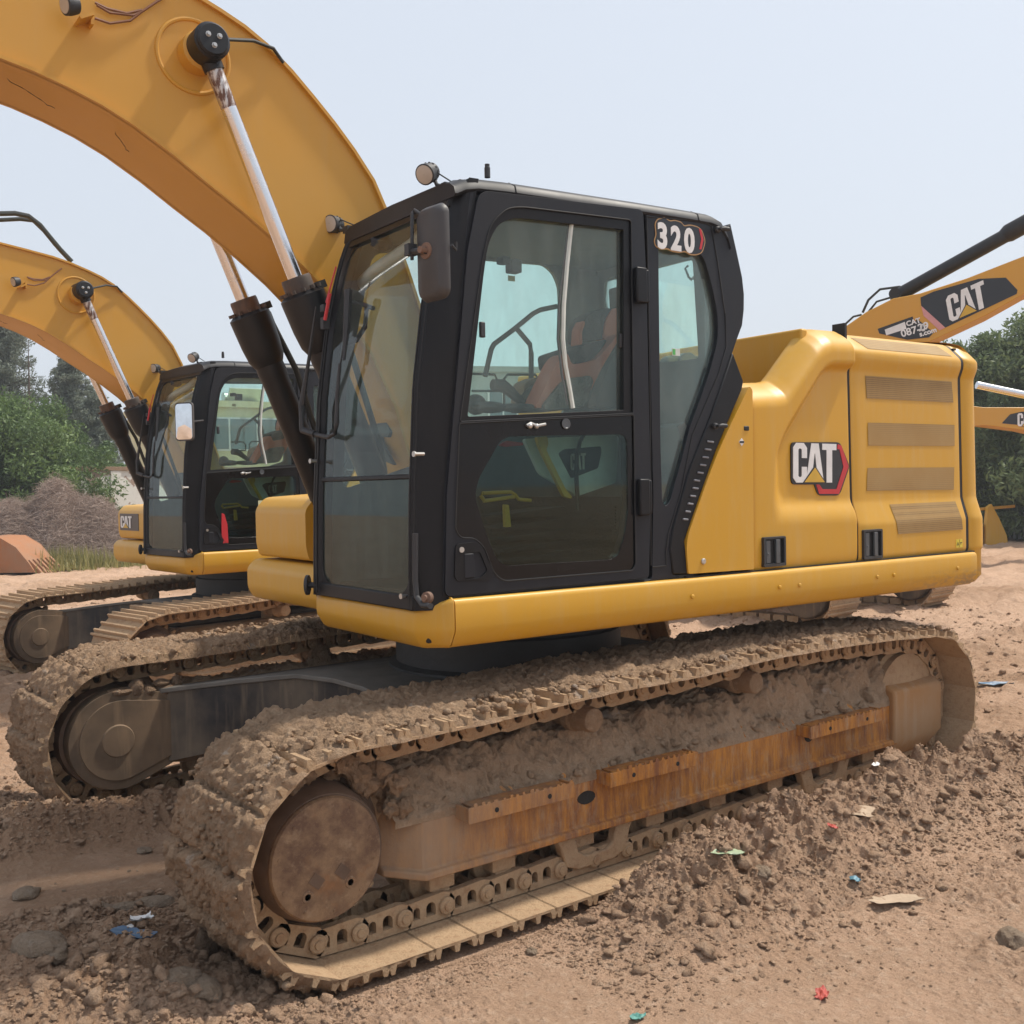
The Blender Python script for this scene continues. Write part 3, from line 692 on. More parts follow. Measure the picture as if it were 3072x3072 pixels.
    m = MB(); m.box((-1.322, 1.22, 1.9), (.018, .08, 1.25)); m.box((-2.328, 1.21, 1.85), (.03, .08, 1.20)); m.box((-1.2, 1.28, 1.272), (2.3, .14, .012))
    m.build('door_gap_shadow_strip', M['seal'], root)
    # perforated grilles of the radiator door
    def patch(name, px, mat, off=.0025, n=14):
        a, b, c, d = [np.array(S(*p, y=1.295)) for p in px]
        u, v = np.meshgrid(np.linspace(0, 1, n), np.linspace(0, 1, n), indexing='ij')
        Q = (a*(1-u)[..., None]+b*u[..., None])*(1-v)[..., None]+(d*(1-u)[..., None]+c*u[..., None])*v[..., None]
        yy = bprof(Q[..., 1])+off
        return grid_mesh(name, np.stack([Q[..., 0], yy, Q[..., 1]], -1), mat, pb)
    for q in ([(2581, 1008), (2841, 1034), (2856, 1069), (2603, 1046)], [(2596, 1127), (2855, 1145), (2860, 1208), (2600, 1195)], [(2602, 1268), (2862, 1275), (2862, 1338), (2603, 1337)],
              [(2600, 1404), (2860, 1402), (2858, 1469), (2597, 1472)], [(2662, 1513), (2859, 1504), (2868, 1588), (2674, 1602)]):
        patch('grille_panel', q, M['grille'])
    # latches
    for par, (px, py, pw), e in ((pa, (2285, 1612, 67), .009), (pb, (2589, 1590, 57), .001)):
        a = S(px, py, 1.345); b = S(px+pw, py+84, 1.345); x0, x1, z0, z1 = b[0], a[0], b[1], a[1]
        m = MB(); m.prism(rrect(x0, z0, x1, z1, .008), 1.328+e, 1.351+e, 'xz', [rrect(x0+.012, z0+.014, x1-.012, z1-.010, .004)])
        m.build('latch_frame', M['bracket'], par, bevel=.002)
        m = MB(); m.prism(rrect(x0+.012, z0+.014, x1-.012, z1-.010, .004), 1.330+e, 1.3380+e, 'xz'); m.build('latch_recess', M['seal'], par)
        m = MB(); m.box((x1-.030-.006, 1.342+e, (z0+z1)/2), (.030, .008, z1-z0-.034)); m.box((x0+.058, 1.346+e, (z0+z1)/2), (.028, .014, z1-z0-.03))
        m.lathe([(0, .006), (.004, .006), (.004, .001)], (x1-.034, 1.346+e, (z0+z1)/2-.01), (0, 1, 0), 12)
        m.build('latch_handle', M['bracket2'], par, bevel=.003)
    # front side panel (triangular) and its fittings
    m = MB(); T = SS([(2249, 1157), (2150, 1360), (2058, 1622), (2066, 1722), (2262, 1708), (2258, 1170)], 1.362)
    m.prism(smooth_poly(T, [.02, .3, .06, .01, .01, .01]), 1.30, 1.362, 'xz')
    pf = m.build('battery_door', M['yellow'], root, bevel=.010, seg=3)
    m = MB(); a = S(2110, 1684, 1.364); m.lathe([(0, .014), (.006, .014), (.009, .010), (.009, .001)], (a[0], 1.362, a[1]), (0, 1, 0), 18); m.build('door_bolt', M['metal'], pf)
    m = MB(); a = S(2240, 1285, 1.364); m.box((a[0], 1.362, a[1]), (.034, .008, .022)); m.build('door_catch', M['seal'], pf, bevel=.004)
    m = MB(); a = S(2226, 1326, 1.365); s = .017; put(m, [(-1, 0), (0, -1), (1, 0), (0, 1)], (a[0], 1.3625, a[1]), (-1, 0, 0), (0, 0, 1), (0, 1, 0), s*1.1, .0012)
    m.mi = 1; put(m, rrect(-.9, -.28, .9, .28, .2), (a[0], 1.3637, a[1]), (-1, 0, 0), (0, 0, 1), (0, 1, 0), s, .0012); m.build('diamond_sticker', [M['white'], M['decalblack']], pf)
    # warning sticker
    a = S(2878, 1630, 1.337); m = MB(); m.box((a[0], 1.3368, a[1]), (.062, .001, .048)); ws = m.build('warning_sticker', M['sticker'], pb)
    m = MB(); put(m, [(-1, -.9), (1, -.9), (0, .9)], (a[0]+.015, 1.3373, a[1]), (-1, 0, 0), (0, 0, 1), (0, 1, 0), .011, .0012, [[(-.6, -.65), (.6, -.65), (0, .45)]])
    m.box((a[0]-.001, 1.3378, a[1]), (.001, .001, .044)); m.box((a[0]-.018, 1.3378, a[1]+.004), (.014, .001, .004)); m.box((a[0]-.014, 1.3378, a[1]), (.004, .001, .014)); m.build('warning_symbol', M['decalblack'], ws)
    # big badge
    def bp(px, py): x, z = S(px, py, 1.302); return (x, z)
    def B(cx, cy): return bp(2172+cx*.46584, 600+cy*.46584)
    yb = 1.304
    m = MB()
    outl = smooth_poly([B(430, 1560), B(745, 1560), B(806, 1715), B(742, 1903), B(602, 1903), B(580, 1832), B(430, 1832)], [.025, .03, .02, .03, .03, .0, .03])
    m.prism(outl, yb-.006, yb+.001, 'xz')
    m.mi = 1
    outer = smooth_poly([B(728, 1572), B(752, 1582), B(798, 1716), B(736, 1893), B(609, 1893), B(590, 1832), B(610, 1832), B(630, 1862), B(720, 1862), B(765, 1718), B(740, 1606), B(724, 1604)], .004, 2)
    m.prism(outer, yb, yb+.003, 'xz')
    bd = m.build('badge', [M['decalblack'], M['red']], pa)
    o_ = B(440, 1820); t_ = B(440, 1563); r_ = B(718, 1820)
    org = Vector((o_[0], yb+.001, o_[1])); uy = Vector((t_[0]-o_[0], 0, t_[1]-o_[1])); hgt = uy.length; ux = Vector((r_[0]-o_[0], 0, r_[1]-o_[1]))
    cat_letters('badge_letters', bd, org, ux/hgt/1.38, uy/hgt, (0, 1, 0), hgt)
    return pb

M['bracket2'] = plain('grey_latch_metal', (0.10, 0.11, 0.12), 0.4, .3)
def skirt(root):
    sec = [(-.16, 1.262), (-.04, 1.272), (-.014, 1.270), (-.003, 1.262), (.001, 1.248), (.002, 1.165), (-.002, 1.145), (-.030, 1.098), (-.045, 1.086), (-.065, 1.082), (-.16, 1.08)]
    def sweep(name, path, zt=0.0, ztf=None):
        A = []
        for i, (x, y, nx, ny, dz) in enumerate(path):
            A.append([(x+nx*d, y+ny*d, (z if z < 1.2 else z+dz)) for d, z in sec]+[(x+nx*sec[0][0], y+ny*sec[0][0], sec[0][1]+dz-.0)])
        g = MB().grid(np.array(A)); n = len(sec)+1
        g.add(A[0], [tuple(range(n))]); g.add(A[-1], [tuple(range(n))[::-1]])
        return g.build(name, M['yellow'], root, sharp=40)
    s = sweep('side_skirt', [(1.205, 1.378, 0, 1, .005), (1.19, 1.378, 0, 1, .005), (0.7, 1.378, 0, 1, .003), (0., 1.378, 0, 1, .0), (-1.2, 1.378, 0, 1, 0), (-2.3, 1.378, 0, 1, 0), (-2.33, 1.376, 0, 1, 0)])
    m = MB()
    for px, py in ((2078, 1790), (2340, 1762), (2400, 1756), (2633, 1731), (2683, 1725), (2874, 1705)):
        a = S(px, py, 1.384); m.lathe([(0, .011), (.004, .010), (.007, .006), (.007, .001)], (a[0], 1.383, a[1]), (0, 1, 0), 14)
    m.build('skirt_bolt', M['yellow'], s)
    c = math.cos(math.radians(52)); sn = math.sin(math.radians(52))
    sweep('front_skirt', [(1.33, .405, 1, 0, -.035), (1.332, .42, 1, 0, -.035), (1.334, 1.2, 1, 0, -.03), (1.333, 1.270, 1, .0, -.030), (1.328, 1.288, .93, .35, -.028), (1.232, 1.370, .62, .78, .004), (1.219, 1.380, .2, .98, .012), (1.212, 1.381, 0, 1, .012)])
    m = MB(); m.box((-.70, 0, 1.12), (3.2, 2.5, .08)); m.box((1.15, .86, 1.17), (.28, .9, .13)); m.box((-.5, .65, 1.22), (3.3, 1.3, .09)); m.build('platform', M['under'], root, bevel=.01)
    m = MB(); m.box((.6, .0, 1.35), (.30, .5, .4)); m.prism([(.1, 1.15), (.98, 1.15), (1.0, 1.4), (.7, 1.7), (.1, 1.7)], -.30, -.26, 'xz'); m.prism([(.1, 1.15), (.98, 1.15), (1.0, 1.4), (.7, 1.7), (.1, 1.7)], .26, .30, 'xz')
    m.build('boom_mount', M['boom'], root, bevel=.01)

def storage_box(root, decal):
    m = MB(); m.prism(smooth_poly([(.35, 1.33), (1.03, 1.33), (1.05, 1.40), (1.05, 1.60), (.99, 1.665), (.35, 1.70)], [.01, .025, .03, .03, .03, .01]), -1.0, -.32, 'xz')
    m.mi = 0; m.prism(smooth_poly([(.1, 1.08), (1.06, 1.09), (1.10, 1.15), (1.10, 1.27), (1.05, 1.315), (.1, 1.315)], [.01, .025, .03, .025, .025, .01]), -1.02, .38, 'xz')
    b = m.build('storage_box', M['yellow'], root, bevel=.012, seg=3)
    m = MB(); m.box((-.45, -.80, 1.46), (1.5, .85, .45)); m.box((-1.7, -.85, 1.85), (1.3, .90, 1.2)); m.build('right_side_housing', M['yellow'], root, bevel=.04, seg=3)
    if decal:
        m = MB(); m.box((1.0515, -.70, 1.50), (.003, .50, .17)); d = m.build('front_decal', M['decalblack'], b)
        cat_letters('decal_letters', d, (1.054, -.92, 1.44), (0, 1, 0), (0, 0, 1), (1, 0, 0), .12, 1.8)

def boom(root, lights=True):
    m = MB(); out = BOOM_TOP+[(.30, 1.55), (.34, 1.42), (.46, 1.36)]+BOOM_BOT
    for y in (-.225, .213): m.prism(out, y, y+.012, 'xz')
    sweep_boom_plate(m, BOOM_TOP, -.245, .245, .016, 1); sweep_boom_plate(m, BOOM_BOT, -.245, .245, .016, 1)
    b = m.build('boom', M['boom'], root, sharp=30)
    for sg in (1, -1):
        m = MB(); rg = []
        for t in np.linspace(0, 2*PI, 41):
            rg.append([(1.765+(.158+.010*math.cos(p))*math.cos(t), sg*(.226+.009*math.sin(p)), 3.60+(.158+.010*math.cos(p))*math.sin(t)) for p in np.linspace(0, 2*PI, 9)])
        m.grid(np.array(rg)); m.build('boss_weld_ring', M['boom'], b)
        m = MB(); m.lathe([(.20, .088), (.30, .085), (.31, .07)], (1.75, 0, 3.605), (0, sg, 0), 28); m.build('boom_boss', M['boom'], b)
    # pipes on top of the boom
    m = MB(); top = [(x, z) for x, z in BOOM_TOP if x < 3.3]
    def offs(d, y):
        r = []
        for i, (x, z) in enumerate(top):
            a = top[max(i-1, 0)]; c = top[min(i+1, len(top)-1)]; v = Vector((c[0]-a[0], c[1]-a[1])).normalized(); r.append((x-v.y*d, y, z+v.x*d))
        return r
    for y, d in ((.17, .045), (.10, .04), (-.02, .04), (-.12, .045)): m.tube(offs(d, y), .014, 8)
    m.build('boom_pipe', M['boom'], b)
    m = MB(); q = offs(.05, .20)[9:]; m.tube([(q[0][0]+.02, .21, q[0][2]), q[2], (q[3][0]+.01, .2, q[3][2]+.035), (q[4][0]+.01, .2, q[4][2]+.05), q[5], q[7]], .013, 8); m.build('outer_pipe', M['boom'], b)
    m = MB()
    for i in (4, 8, 11): p = offs(.03, 0)[i]; m.box((p[0], .02, p[2]), (.05, .40, .02), ry=.6)
    m.build('pipe_clamp', M['rusty'], b)
    m = MB(); p = [(1.70, .40, 3.64), (1.60, .34, 3.70), (1.48, .27, 3.66), (1.40, .25, 3.62), (1.36, .25, 3.66)]
    P0 = hit(675, 118, 1, .36, UY); P1 = hit(760, 122, 1, .30, UY); P2 = hit(820, 145, 1, .26, UY); P3 = hit(850, 188, 1, .245, UY)
    m.tube([P0, P1, P2, P3], .008, 8); m.build('grease_line', M['hose'], b)
    if lights:                                            # lamp and its cable on the boom side
        m = MB(); a = hit(230, 15, 1, .31, UY); m.lathe([(0, .035), (.03, .042), (.05, .042), (.052, .036)], (a[0], a[1], a[2]), (.9, .2, -.25), 20); m.mi = 1
        m.lathe([(.0, .034), (.003, .034), (.003, .001)], (a[0]+.048, a[1]+.010, a[2]-.013), (.9, .2, -.25), 20)
        lp = m.build('boom_lamp', [M['bracket'], M['lens']], b)
        m = MB(); c = hit(255, 55, 1, .28, UY); m.box((c[0], .27, c[2]), (.06, .09, .012), ry=.5); m.box((c[0]-.03, .25, c[2]+.01), (.012, .05, .05)); m.build('lamp_bracket', M['boom'], lp)
        m = MB()
        for pts in ([(290, 15), (330, 38), (400, 46), (430, 32), (470, 5), (500, -12)], [(285, 55), (330, 70), (390, 62), (425, 35)], [(285, 8), (320, 25), (380, 40), (425, 30)]):
            m.tube([hit(a, b_, 1, .245, UY) for a, b_ in pts], .006, 6)
        m.build('lamp_cable', M['rustyhose'], b)
    m = MB(); cc = [[(20, 250), (70, 268), (130, 300), (180, 322)], [(345, 410), (405, 443)]]
    for L_ in cc:                                         # dark cracks in the belly paint
        pts = [hit(a, b_, 1, .10, UY) for a, b_ in L_]
        a_, b_ = pts[0], pts[-1]; k_ = [(a_[0]+(b_[0]-a_[0])*t, .10-.10*t+.012*vnoise(t*9, i_, 3.0)) for i_, t in enumerate(np.linspace(0, 1, 14))]
        m.tube([(float(x), float(y), float(np.interp(x, [q[0] for q in BOOM_BOT], [q[1] for q in BOOM_BOT]))-.0165) for x, y in k_], [.0005+.0014*abs(math.sin(j*1.9)) for j in range(14)], 5)
    m.build('paint_crack', M['under'], b)
    return b

def boom_cylinder(root, sg):
    y = sg*.32; pin = Vector((1.745, y, 3.61)); foot = Vector((.85, y, 1.43)); d = (foot-pin).normalized(); L = (foot-pin).length
    g = lambda z: (z-pin.z)/d.z                           # distance along the cylinder at height z
    at = lambda s: pin+d*s
    m = MB(); e = g(2.68)
    m.lathe([(g(2.36), .070), (g(2.31), .074), (g(2.27), .069), (L-.06, .069), (L-.02, .06)], pin, d, 32)
    m.lathe([(g(2.60), .082), (g(2.585), .104), (g(2.57), .104), (g(2.45), .100), (g(2.38), .092), (g(2.345), .074)], pin, d, 36)
    c = m.build('boom_cylinder', M['cyl'], root)
    m = MB(); m.lathe([(g(2.665), .040), (g(2.665), .066), (g(2.655), .069), (g(2.595), .069)], pin, d, 28)
    a = d.orthogonal().normalized(); b2 = d.cross(a)
    for k in range(12):
        t = 2*PI*k/12; p = at(g(2.60))+(a*math.cos(t)+b2*math.sin(t))*.088; m.lathe([(0, .011), (-.016, .011), (-.016, .001)], p, d, 6)
    m.build('gland', M['cylrust'], c)
    m = MB(); m.lathe([(.05, .034), (.12, .035), (g(2.66), .035)], pin, d, 28); m.build('rod', M['chrome'], c)
    m = MB(); m.lathe([(.055, .0355), (.11, .0365), (.26, .0354)], pin, d, 24); m.build('rod_rust', M['rodrust'], c)
    m = MB(); m.lathe([(-.09, .078), (.085, .078), (.095, .068)], pin, (0, sg, 0), 32); m.lathe([(.085, .070), (.10, .070), (.108, .062), (.108, .001)], pin, (0, sg, 0), 28)
    m.tube([pin, pin+d*.10], .045, 16); ey = m.build('rod_eye', M['cyl'], c)
    m = MB()
    for k in range(3):
        t = 2*PI*k/3+.5; p = pin+Vector((math.cos(t)*.028, sg*.108, math.sin(t)*.028)); m.lathe([(0, .012), (.003, .012), (.004, .009), (.012, .008), (.012, .001)], p, (0, sg, 0), 8)
    m.build('cap_bolt', M['metal'], ey)
    m = MB(); s0 = pin+d*g(2.585)+Vector((-.10, 0, .02)); m.tube([s0+Vector((.03, 0, .03)), s0, s0+Vector((-.02, -.0, -.05)), at(g(2.3))+Vector((-.125, 0, .03)), at(g(1.9))+Vector((-.10, 0, 0)), at(g(1.75))+Vector((-.06, 0, 0))], .016, 8)
    m.box(s0+Vector((.02, 0, .035)), (.06, .05, .035), ry=.4); m.build('cylinder_pipe', M['hose'], c)
    return c
M['cylrust'] = paint('rusty_gland', (0.04, 0.035, 0.032), 0.5, (0.22, 0.11, 0.06), 0.9, 0.5, 0.0)
def rodrust():
    m, n, b = new_mat('rusted_rod_end'); v = coords(n, (3, 3, .8)); f = noise_n(n, v, 14, 6, .7)
    n.links.new(mixc(n, ramp(n, f, [(.45, 0), (.55, 1)]), (.13, .06, .04), (.6, .58, .57)), b.inputs['Base Color']); n.links.new(ramp(n, f, [(.45, 0), (.55, 1)]), b.inputs['Metallic']); b.inputs['Roughness'].default_value = .45; return m
M['rodrust'] = rodrust()

# ------------------------------------------------------------------ cab
def P1(cx, cy): return (1300+cx*.5176, 500+cy*.5176)      # reading helpers for the two cab close-ups
def P2(cx, cy): return (1300+cx*.5176, 1200+cy*.5176)
def cab(root, near):
    ys = 1.345
    shell = [S(*P1(60, 2100), y=ys)]
    front = [(SX(z), z) for z in (1.235, 1.4, 1.66, 2.0, 2.3, 2.6, 2.75, 2.85)]
    rear = SS([P1(1640, 250), P1(1690, 275), P1(1722, 330), P1(1760, 500), P1(1790, 640), P1(1801, 740), P1(1800, 830), P1(1790, 920), P1(1760, 1000), P1(1735, 1075), P1(1600, 1450), P2(1480, 400), P2(1385, 740), P2(1368, 860), P2(1385, 1010)], ys)
    top = [(1.065, 2.90)]
    zr = lambda x: float(np.interp(x, [-.42, -.385, -.35, -.31, -.26, 0, .9, 1.08, 1.14], [2.68, 2.79, 2.885, 2.93, 2.945, 2.945, 2.925, 2.915, 2.885]))
    out = [(x, min(z, zr(x)-.028) if x > -.362 else z) for x, z in front+top+SS([P1(1500, 225)], ys)+rear]+[(-.02, 1.28), (1.22, 1.235)]
    door_hole = SS([P1(245, 122), P1(1228, 236), P1(1248, 700), P1(1275, 1900), P2(1268, 1040), P2(55, 1155), P1(66, 1900), P1(190, 480)], ys)
    door_hole = smooth_poly(door_hole, [.03, .02, 0, 0, .02, .02, 0, 0])
    q = SS([P1(1305, 470), P1(1560, 500), P1(1605, 650), P1(1648, 850), P1(1650, 1000), P1(1600, 1200), P1(1490, 1500), P2(1440, 340), P2(1370, 590), P2(1345, 618), P2(1328, 590), P2(1318, 300)], ys)
    q = smooth_poly(q, [.01, .05, .1, .1, .1, .1, .0, .0, .02, .02, .02, 0])
    m = MB(); m.prism(out, 1.295, 1.345, 'xz', [door_hole, q])
    C = m.build('cab', M['cabgrey'], root, bevel=.006)
    # seam of the quarter panel
    m = MB(); sm = SS([P1(1242, 290), P1(1560, 318), P1(1612, 345), P1(1650, 560), P1(1692, 850), P1(1700, 1040), P1(1655, 1200), P1(1500, 1560), P2(1440, 520), P2(1362, 780), P2(1350, 880), P2(1352, 960), P2(1270, 968)], 1.347)
    m.tube([(x, 1.3455, z) for x, z in sm], .0035, 6, False)
    m.tube([(x, 1.3455, z) for x, z in SS([P1(1238, 280), P1(1250, 900), P1(1258, 1500), P2(1262, 960)], 1.347)], .0035, 6, False)
    m.build('panel_seam', M['seal'], C)
    m = MB(); m.prism(q, 1.318, 1.324, 'xz'); m.build('quarter_window', M['glass'], C)
    # roof with rolled side edge
    A = []
    zr = lambda x: float(np.interp(x, [-.42, -.385, -.35, -.31, -.26, 0, .9, 1.08, 1.14], [2.68, 2.79, 2.885, 2.93, 2.945, 2.945, 2.925, 2.915, 2.885]))
    for x in (-.365, -.35, -.335, -.31, -.28, -.24, -.1, .2, .6, .9, 1.04, 1.10, 1.14, 1.15):
        z = zr(x); A.append([(x, .40, z-.06), (x, .415, z-.015), (x, .46, z+.005), (x, .85, z+.014), (x, 1.26, z+.006), (x, 1.315, z-.006), (x, 1.345, z-.026), (x, 1.353, z-.052), (x, 1.345, z-.062), (x, 1.30, z-.062)])
    m = MB(); A = np.array(A); m.grid(A); m.grid(A[:, [0, 9]]); m.add(A[0], [tuple(range(10))]); m.add(A[-1], [tuple(range(10))[::-1]])
    R_ = m.build('roof', M['cabgrey'], C, sharp=50)
    m = MB()
    for x in (.86, -.16): m.tube([(x, 1.30, zr(x)-.001), (x, 1.345, zr(x)-.024), (x, 1.3540, zr(x)-.052)], .0028, 6)
    m.build('roof_seam', M['seal'], R_)
    m = MB(); m.box((.36, .86, 2.852), (1.44, .90, .02)); m.build('headliner', M['headliner'], C)
    a = hit(1462, 518, 1, 1.22, UY); m = MB(); m.lathe([(-.02, .012), (.02, .012), (.022, .010), (.034, .010), (.034, .001)], a, (0, 0, 1), 14); m.build('roof_antenna', M['bracket'], R_)
    # walls: floor, right side with windows, rear
    m = MB(); m.box((.55, .87, 1.27), (1.34, .92, .03)); m.build('cab_floor', M['interior'], C)
    wr = [(1.30, 1.24)]+[(WX(z)-.02, z) for z in (1.66, 2.1, 2.4, 2.6, 2.8)]+[(1.06, 2.88), (-.30, 2.88), (-.42, 2.60), (-.38, 2.2), (-.05, 1.28)]
    yr = .42
    w1 = SS([(1445, 795), (1631, 795), (1660, 820), (1676, 860), (1692, 1240), (1420, 1300)], yr)
    tz = w1[0][1]; w1 = smooth_poly([(1.02, tz), w1[1], w1[2], w1[3], w1[4], (1.20, 1.70), (1.17, 2.15)], [.08, .03, .03, .03, .03, .05, 0])
    w2 = None
    m = MB(); m.prism(wr, .405, .43, 'xz', [w1]); m.build('right_wall', M['headliner'], C)
    m = MB(); m.prism(w1, .415, .419, 'xz'); m.build('right_window', M['glass'], C)
    rw = MB(); pr = [(-.30, 2.88), (-.42, 2.60), (-.41, 2.3), (-.24, 1.9), (-.03, 1.28)]
    A = np.array([[(x, y, z) for y in (.42, .52)] for x, z in pr]); rw.grid(A); A = np.array([[(x, y, z) for y in (1.22, 1.30)] for x, z in pr]); rw.grid(A)
    K = [hit(a, b, 0, -.34, UY) for a, b in ((1815, 845), (1830, 832), (2080, 779), (2098, 1075), (1815, 1110))]
    h0 = smooth_poly([(p[1], p[2]) for p in K], .02)
    rw = MB(); rw.prism([(.42, 1.95), (1.31, 1.95), (1.31, 2.88), (.42, 2.88)], -.345, -.335, 'yz', [h0]); rw.box((-.2, .87, 1.62), (.05, .9, .75), ry=.38); rw.box((-.28, 1.30, 2.42), (.10, .02, .9)); rw.build('rear_wall', M['headliner'], C)
    rw = MB(); rw.prism(h0, -.342, -.338, 'yz'); rw.build('rear_window', M['glass'], C)
    # front frame: curved posts and bars
    zz = [1.235, 1.30, 1.45, 1.66, 1.9, 2.1, 2.25, 2.4, 2.5, 2.6, 2.68, 2.75, 2.82, 2.87, 2.905]
    m = MB()
    A = []
    for z in zz:                                          # outer post wraps from windscreen to cab side
        x, sx = WX(z), SX(z); A.append([(x-.03, 1.262, z), (x-.002, 1.262, z), (x+.004, 1.285, z), (x-.01, 1.305, z), ((x*.45+sx*.55), 1.332, z), (sx+.012, 1.343, z), (sx-.03, 1.346, z), (sx-.05, 1.30, z), (x-.07, 1.262, z), (x-.03, 1.262, z)])
    A = np.array(A); m.grid(A); m.add(A[0], [tuple(range(9))]); m.add(A[-1], [tuple(range(9))[::-1]])
    m.build('front_post', M['black'], C, sharp=30)
    m = MB()
    A = np.array([[(WX(z)-.05, .41, z), (WX(z)+.004, .41, z), (WX(z)+.006, .47, z), (WX(z)-.004, .492, z), (WX(z)-.05, .492, z), (WX(z)-.05, .41, z)] for z in zz]); m.grid(A); m.add(A[0], [tuple(range(5))]); m.add(A[-1], [tuple(range(5))[::-1]])
    m.build('front_post', M['black'], C, sharp=30)
    for y0, y1, z0, z1, o in ((.41, 1.30, 1.235, 1.292, .004), (.47, 1.27, 1.738, 1.758, .002)):
        m = MB(); m.prism([(WX(z0)-.04, z0), (WX(z0)+o, z0), (WX(z1)+o, z1), (WX(z1)-.04, z1)], y0, y1, 'xz'); m.build('front_crossbar', M['black'], C, bevel=.005)
    m = MB()
    m.prism([(WX(2.80)-.03, 2.79), (WX(2.79)+.006, 2.79), (WX(2.85)+.008, 2.85), (1.10, 2.905), (1.0, 2.905)], .41, 1.31, 'xz')
    m.build('front_crossbar', M['black'], C, bevel=.005)
    # rounded frame corners behind the front glass
    for y0, sy in ((.492, 1), (1.262, -1)):
        for z0, sz in ((1.292, 1), (2.79, -1)):
            m = MB()
            pts = [(y0, z0)]+[(y0+sy*(.085-.085*math.sin(t)), z0+sz*(.085-.085*math.cos(t))) for t in np.linspace(0, PI/2, 8)]
            vs = [(WX(z)-.004, y, z) for y, z in pts]+[(WX(z)-.02, y, z) for y, z in pts]; n = len(pts)
            m.add(vs, [tuple(range(n)), tuple(range(n, 2*n))[::-1]]+[(i, (i+1) % n, n+(i+1) % n, n+i) for i in range(n)]); m.build('corner_gusset', M['black'], C)
    for nm, z0, z1, mt in (('windscreen', 1.758, 2.80, 'glassfront'), ('lower_windscreen', 1.292, 1.738, 'glasslow')):
        zs = np.linspace(z0, z1, 16); m = MB()
        A = np.array([[(WX(z)-.008-.0*abs(y-.87), y, z) for y in np.linspace(.488, 1.266, 6)] for z in zs]); m.grid(A); m.build(nm, M[mt], C)
    m = MB(); zs = np.linspace(1.25, 2.85, 30)            # rain strips beside the glass
    for y in (1.272, 1.296): m.tube([(WX(z)+.002-(.008 if y > 1.28 else 0), y, z) for z in zs], .0045, 6)
    m.tube([(WX(z)+.008, .455, z) for z in zs], .006, 6); m.tube([(WX(z)+.006, .43, z) for z in zs], .006, 6)
    m.build('rubber_trim', M['seal'], C)
    # handrail pipe and bolt at the lower corner, round hand wheel on the inner post
    m = MB(); m.tube([hit(a, b, 0, 1.345, UY) for a, b in ((1246, 1600), (1246, 1740), (1250, 1790), (1268, 1815), (1292, 1818))], .011, 10); m.build('corner_handrail', M['bracket'], C)
    m = MB(); a = hit(1287, 1792, 0, 1.325, UY); m.lathe([(0, .022), (.02, .022), (.022, .012), (.032, .011), (.032, .001)], a, (1, .45, 0), 14); m.build('corner_bolt', M['rusty'], C)
    m = MB(); a = Vector(hit(927, 1755, 1, .40, UY)); m.lathe([(0, .045), (.012, .045), (.016, .036), (.006, .030), (.006, .001)], a, (.75, -.6, 0), 20); m.tube([a, a+Vector((-.04, .05, 0))], .014, 8); m.build('lower_lamp', M['bracket'], C)
    m = MB()
    for (px, py) in ((1213, 1788), (940, 1383), (1252, 1362)): a = Vector(hit(px, py, 0, 1.35, UY)); m.lathe([(-.03, .007), (.012, .007), (.012, .011), (.018, .011), (.018, .001)], a, (1, .1, 0), 10)
    m.build('frame_knob', M['metal'], C)
    # door ------------------------------------------------------------
    D0 = smooth_poly(SS([P1(268, 134), P1(1218, 248), P1(1238, 700), P1(1262, 1900), P2(1252, 1030), P2(70, 1140), P1(80, 1900), P1(200, 490)], 1.36), [.05, .03, 0, 0, .02, .03, 0, 0])
    up = smooth_poly(SS([P1(155, 1478), P1(285, 540), P1(330, 330), P1(430, 238), P1(520, 232), P1(1148, 308), P1(1160, 1430)], 1.36), [.01, .1, .08, .04, .04, .02, .01])
    lo = smooth_poly(SS([P1(152, 1487), P1(1163, 1438), P2(1175, 955), P2(1155, 988), P2(405, 1050), P2(350, 1000), P2(295, 850), P2(240, 800), P2(160, 800), P2(128, 750)], 1.36), [.01, .01, .03, .01, .04, .03, .04, .03, .03, .03])
    m = MB(); m.prism(D0, 1.30, 1.358, 'xz', [up, lo]); D = m.build('door', M['cabgrey'], C, bevel=.005)
    gl = smooth_poly(SS([P1(205, 1448), P1(300, 610), P1(325, 440), P1(385, 325), P1(480, 292), P1(1110, 362), P1(1110, 1410)], 1.36), [.01, .1, .05, .04, .04, .005, .005])
    sc = lambda P, e: P
    m = MB(); m.prism([tuple(Vector(p)) for p in up], 1.305, 1.352, 'xz', [gl]); m.build('door_window_frame', M['black'], C, bevel=.004)
    m = MB(); m.prism(gl, 1.325, 1.330, 'xz'); m.build('door_window', M['glass'], C)
    cl = smooth_poly(SS([P2(440, 210), P2(1105, 198), P2(1130, 230), P2(1135, 640), P2(1112, 800), P2(1075, 905), P2(1030, 925), P2(420, 962), P2(370, 920), P2(310, 770), P2(245, 560), P2(270, 450), P2(345, 320), P2(385, 245)], 1.36), [.03]*14)
    m = MB(); m.prism([tuple(p) for p in lo], 1.31, 1.353, 'xz', [cl]); m.build('lower_panel', M['gloss'], C, bevel=.003)
    m = MB(); m.prism(cl, 1.347, 1.351, 'xz'); m.build('lower_door_glass', M['glassdoor'], C)
    m = MB(); m.tube([(x, 1.358, z) for x, z in lo+lo[:1]], .0035, 6, False); m.tube([(x, 1.3585, z) for x, z in up+up[:1]], .003, 6, False); m.build('door_gasket', M['seal'], C)
    m = MB(); tr = S(*P1(775, 330), y=1.335); br = S(*P1(775, 1405), y=1.335)   # overlapping sliding pane
